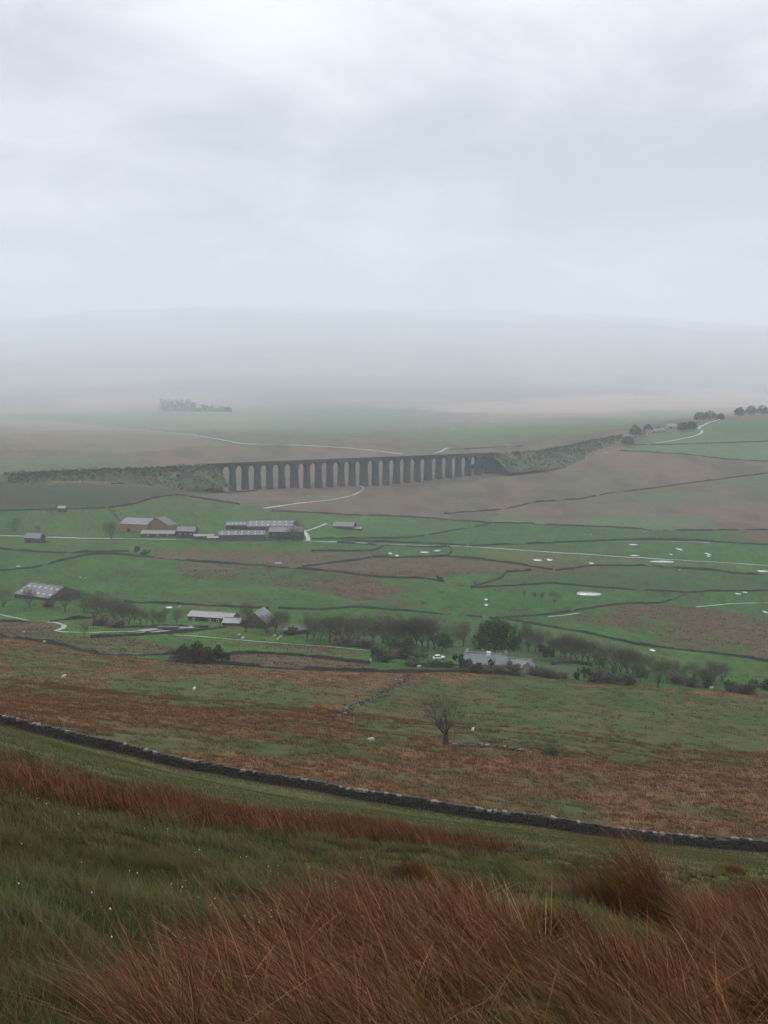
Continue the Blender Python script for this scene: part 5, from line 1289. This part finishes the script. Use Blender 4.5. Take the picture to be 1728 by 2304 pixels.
def grass_patch(n, d0, d1, seed, hgt, width, seg=2, dark=1.0, power=1.0, bright=0.0):
    x, y = scatter(n, d0, d1, seed, 1.12, power); r_ = np.random.default_rng(seed + 1)
    wl = y < 124; x, y = x[wl], y[wl]; n = len(x)
    root = np.stack([x, y, groundv(x, y) - .02], 1)
    hum = fbm(x / 1.4, y / 1.4, 3, 3); f_ = fbm(x / .8, y / .8, 215, 3); f2 = fbm(x / 4.5, y / 7, 217, 3)
    tip = lerp(C(.056, .080, .020), C(.098, .122, .034), r_.random(n))
    straw = sstep(.42, .58, f_ * .4 + f2 * .3 + hum * .3); tip = tip * ((.5 + .9 * hum) * (.55 + .9 * fbm(x / 3.1, y / 4.0, 223, 3)))[:, None]; tip = lerp(tip, lerp(C(.14, .115, .055), C(.23, .185, .105), r_.random(n)), straw * .8 * (r_.random(n) < .62))
    red = sstep(.52, .64, fbm(x / 2.2, y / 3.2, 219, 3)); tip = lerp(tip, C(.105, .060, .034), red * .65 * (r_.random(n) < .7))
    if bright: tip = lerp(tip, lerp(C(.075, .095, .024), C(.115, .118, .038), r_.random(n)), bright)
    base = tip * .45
    h_ = hgt * (.15 + 1.7 * hum) * r_.uniform(.6, 1.3, n) * (.75 + .5 * f_)
    return blades(root, h_, WIND + r_.normal(0, 1.3, n), r_.uniform(.15, 1.0, n), np.full(n, width) * r_.uniform(.7, 1.3, n), base * dark, tip * dark, seg, seed + 2)
def wall_foot(n):                                      # longer grass against the foot of the long wall
    r_ = np.random.default_rng(77); s_ = r_.random(n) * WLEN; x = np.interp(s_, cum, seg[:, 0]); y = np.interp(s_, cum, seg[:, 1]) - .45 - np.abs(r_.normal(0, 3.2, n))
    root = np.stack([x, y, groundv(x, y) - .02], 1); tip = lerp(C(.055, .070, .022), C(.135, .095, .045), r_.random(n) * fbm(x / 5, y / 5, 225, 3) * 1.6)
    return blades(root, r_.uniform(.12, .34, n), WIND + r_.normal(0, .9, n), r_.uniform(.2, .9, n), np.full(n, .05), tip * .5, tip, 1, 78)
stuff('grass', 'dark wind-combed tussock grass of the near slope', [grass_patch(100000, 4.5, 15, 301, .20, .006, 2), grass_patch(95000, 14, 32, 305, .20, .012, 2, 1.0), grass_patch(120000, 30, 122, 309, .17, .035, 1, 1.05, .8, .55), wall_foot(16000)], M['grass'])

# separate grass tussocks: pale, olive and green fountains of blades
tx, ty = scatter(900, 6.0, 42, 601, 1.1, .75); tr_ = np.random.default_rng(602)
kk_ = (~inside(RA, tx, ty)) & (~inside(RB, tx, ty)); tx, ty = tx[kk_], ty[kk_]; NT, NBL = len(tx), 46
ta = tr_.uniform(0, 6.28, (NT, NBL)); tq = tr_.random((NT, NBL)) ** .7 * tr_.uniform(.10, .28, (NT, 1))
X, Y = (tx[:, None] + tq * np.cos(ta) * 1.2).ravel(), (ty[:, None] + tq * np.sin(ta)).ravel()
tone = tr_.random(NT); tc_ = lerp(C(.050, .085, .020), C(.185, .150, .075), tone ** 1.6); rd_ = tr_.random(NT) < .22; tc_[rd_] = C(.13, .070, .036)
tc_ = np.repeat(tc_, NBL, 0) * tr_.uniform(.6, 1.25, (NT * NBL, 1))
stuff('grass', 'pale and green grass tussocks dotted over the near slope', [blades(np.stack([X, Y, groundv(X, Y) - .02], 1), np.repeat(tr_.uniform(.14, .34, NT), NBL) * tr_.uniform(.6, 1.2, NT * NBL), ta.ravel() * .5 + WIND * .5 + tr_.normal(0, .6, NT * NBL), tr_.uniform(.3, 1.1, NT * NBL), np.full(NT * NBL, .008) * np.clip(np.hypot(X, Y) / 11, .7, 3.0), tc_ * .4, tc_, 2, 603)], M['grass'])

# cotton grass heads
x, y = scatter(1500, 8, 22, 401); z = groundv(x, y); px, py = px_of(x, y, z)
k = (px < 950) & (px > 20) & (fbm(x / 1.5, y / 1.5, 221, 2) > .52) & (~inside(RA, x, y)) & (~inside(RB, x, y)); x, y, z = x[k][:60], y[k][:60], z[k][:60]
V_, T_ = [], []
for a, b_, c in zip(x, y, z):
    s_ = random.uniform(.006, .010); hh = random.uniform(.14, .26); n0 = len(V_)
    V_ += [(a + s_, b_, c + hh), (a - s_, b_, c + hh), (a, b_ + s_, c + hh), (a, b_ - s_, c + hh), (a, b_, c + hh + s_ * 1.3), (a, b_, c + hh - s_ * 1.3), (a - .004, b_, c), (a + .004, b_, c)]
    T_ += [tuple(n0 + i for i in t_) for t_ in ((0, 2, 4), (2, 1, 4), (1, 3, 4), (3, 0, 4), (2, 0, 5), (1, 2, 5), (3, 1, 5), (0, 3, 5), (6, 7, 5))]
o = link('cotton_grass', mesh_np('cotton_grass', V_, None, np.array(T_)), M['cotton']); tag(o, 'white cotton grass heads dotting the near grass', kind='stuff')

# rush tufts on the rough slope beyond the wall and out over the valley fields
def tufts(n, d0, d1, seed, hgt, nb, width, spread, keep, base_p, dark=1.0, power=1.0, past_only=None, streak=0.0):
    x, y = scatter(n, d0, d1, seed, 1.12, power); r_ = np.random.default_rng(seed + 1)
    b_, past, slope = rushiness(x, y)
    den = sstep(-.16, .06, patch(x, y) - (1 - b_) * .62 - .22)
    clump = sstep(.42, .6, fbm(x / 3.2, y / 3.2, 231, 3))
    k = (r_.random(len(x)) < keep * (den * .75 + base_p * clump)) & (y > 131)
    if past_only is True: k &= past
    if past_only is False: k &= slope
    x, y = x[k], y[k]; n = len(x); print('tufts', n)
    rep = lambda a: np.repeat(a, nb)
    sx = r_.normal(0, spread, n * nb) * 1.5; sy = r_.normal(0, spread, n * nb) * .8
    X, Y = rep(x) + sx, rep(y) + sy
    root = np.stack([X, Y, rep(groundv(x, y)) - .05], 1)
    hh = rep(hgt * r_.uniform(.55, 1.25, n)) * r_.uniform(.7, 1.15, n * nb)
    kk = rep(r_.random(n)); tip = lerp(C(.120, .050, .021), C(.215, .098, .042), kk) * dark; base = lerp(C(.030, .022, .011), C(.058, .034, .017), kk)
    return blades(root, hh, WIND + r_.normal(0, .9, n * nb), r_.uniform(.2, .9, n * nb), np.full(n * nb, width) * r_.uniform(.7, 1.3, n * nb), base, tip, 1, seed + 2)
stuff('rushes', 'brown rush tufts scattered over the rough slope beyond the long wall', [tufts(46000, 126, 240, 501, .50, 9, .06, .24, .85, .75, past_only=False), tufts(42000, 225, 430, 505, .55, 7, .10, .36, .85, .8, past_only=False)], M['rush'])
stuff('rushes', 'dark rush tufts dotted over the valley pastures', [tufts(60000, 330, 760, 509, .6, 5, .24, .7, .8, .22, .55, past_only=True), tufts(22000, 700, 1000, 513, .7, 4, .35, 1.0, .7, .16, .55, past_only=True)], M['rush'])

# ------------------------------------------------------------------ the damp air of the valley
hz = MB()
lo = float(GZ.min()) - 1.5; hi = max(float(GZ.max()), Z0) + 25
hz.box((0, 0, (lo + hi) / 2), (54200, 54200, hi - lo))
m, t, b = mat_nodes('valley_haze')
t.nodes.remove(b)
pv = t.nodes.new('ShaderNodeVolumePrincipled')
pv.inputs['Color'].default_value = (0.875, 0.93, 1.0, 1)
pv.inputs['Density'].default_value = HAZE
pv.inputs['Density Attribute'].default_value = ''
pv.inputs['Anisotropy'].default_value = 0.0
t.links.new(pv.outputs[0], t.nodes['Material Output'].inputs['Volume'])
h = hz.build('haze', m); tag(h, 'pale rain haze filling the whole valley', kind='stuff')
print('haze box', lo, hi)
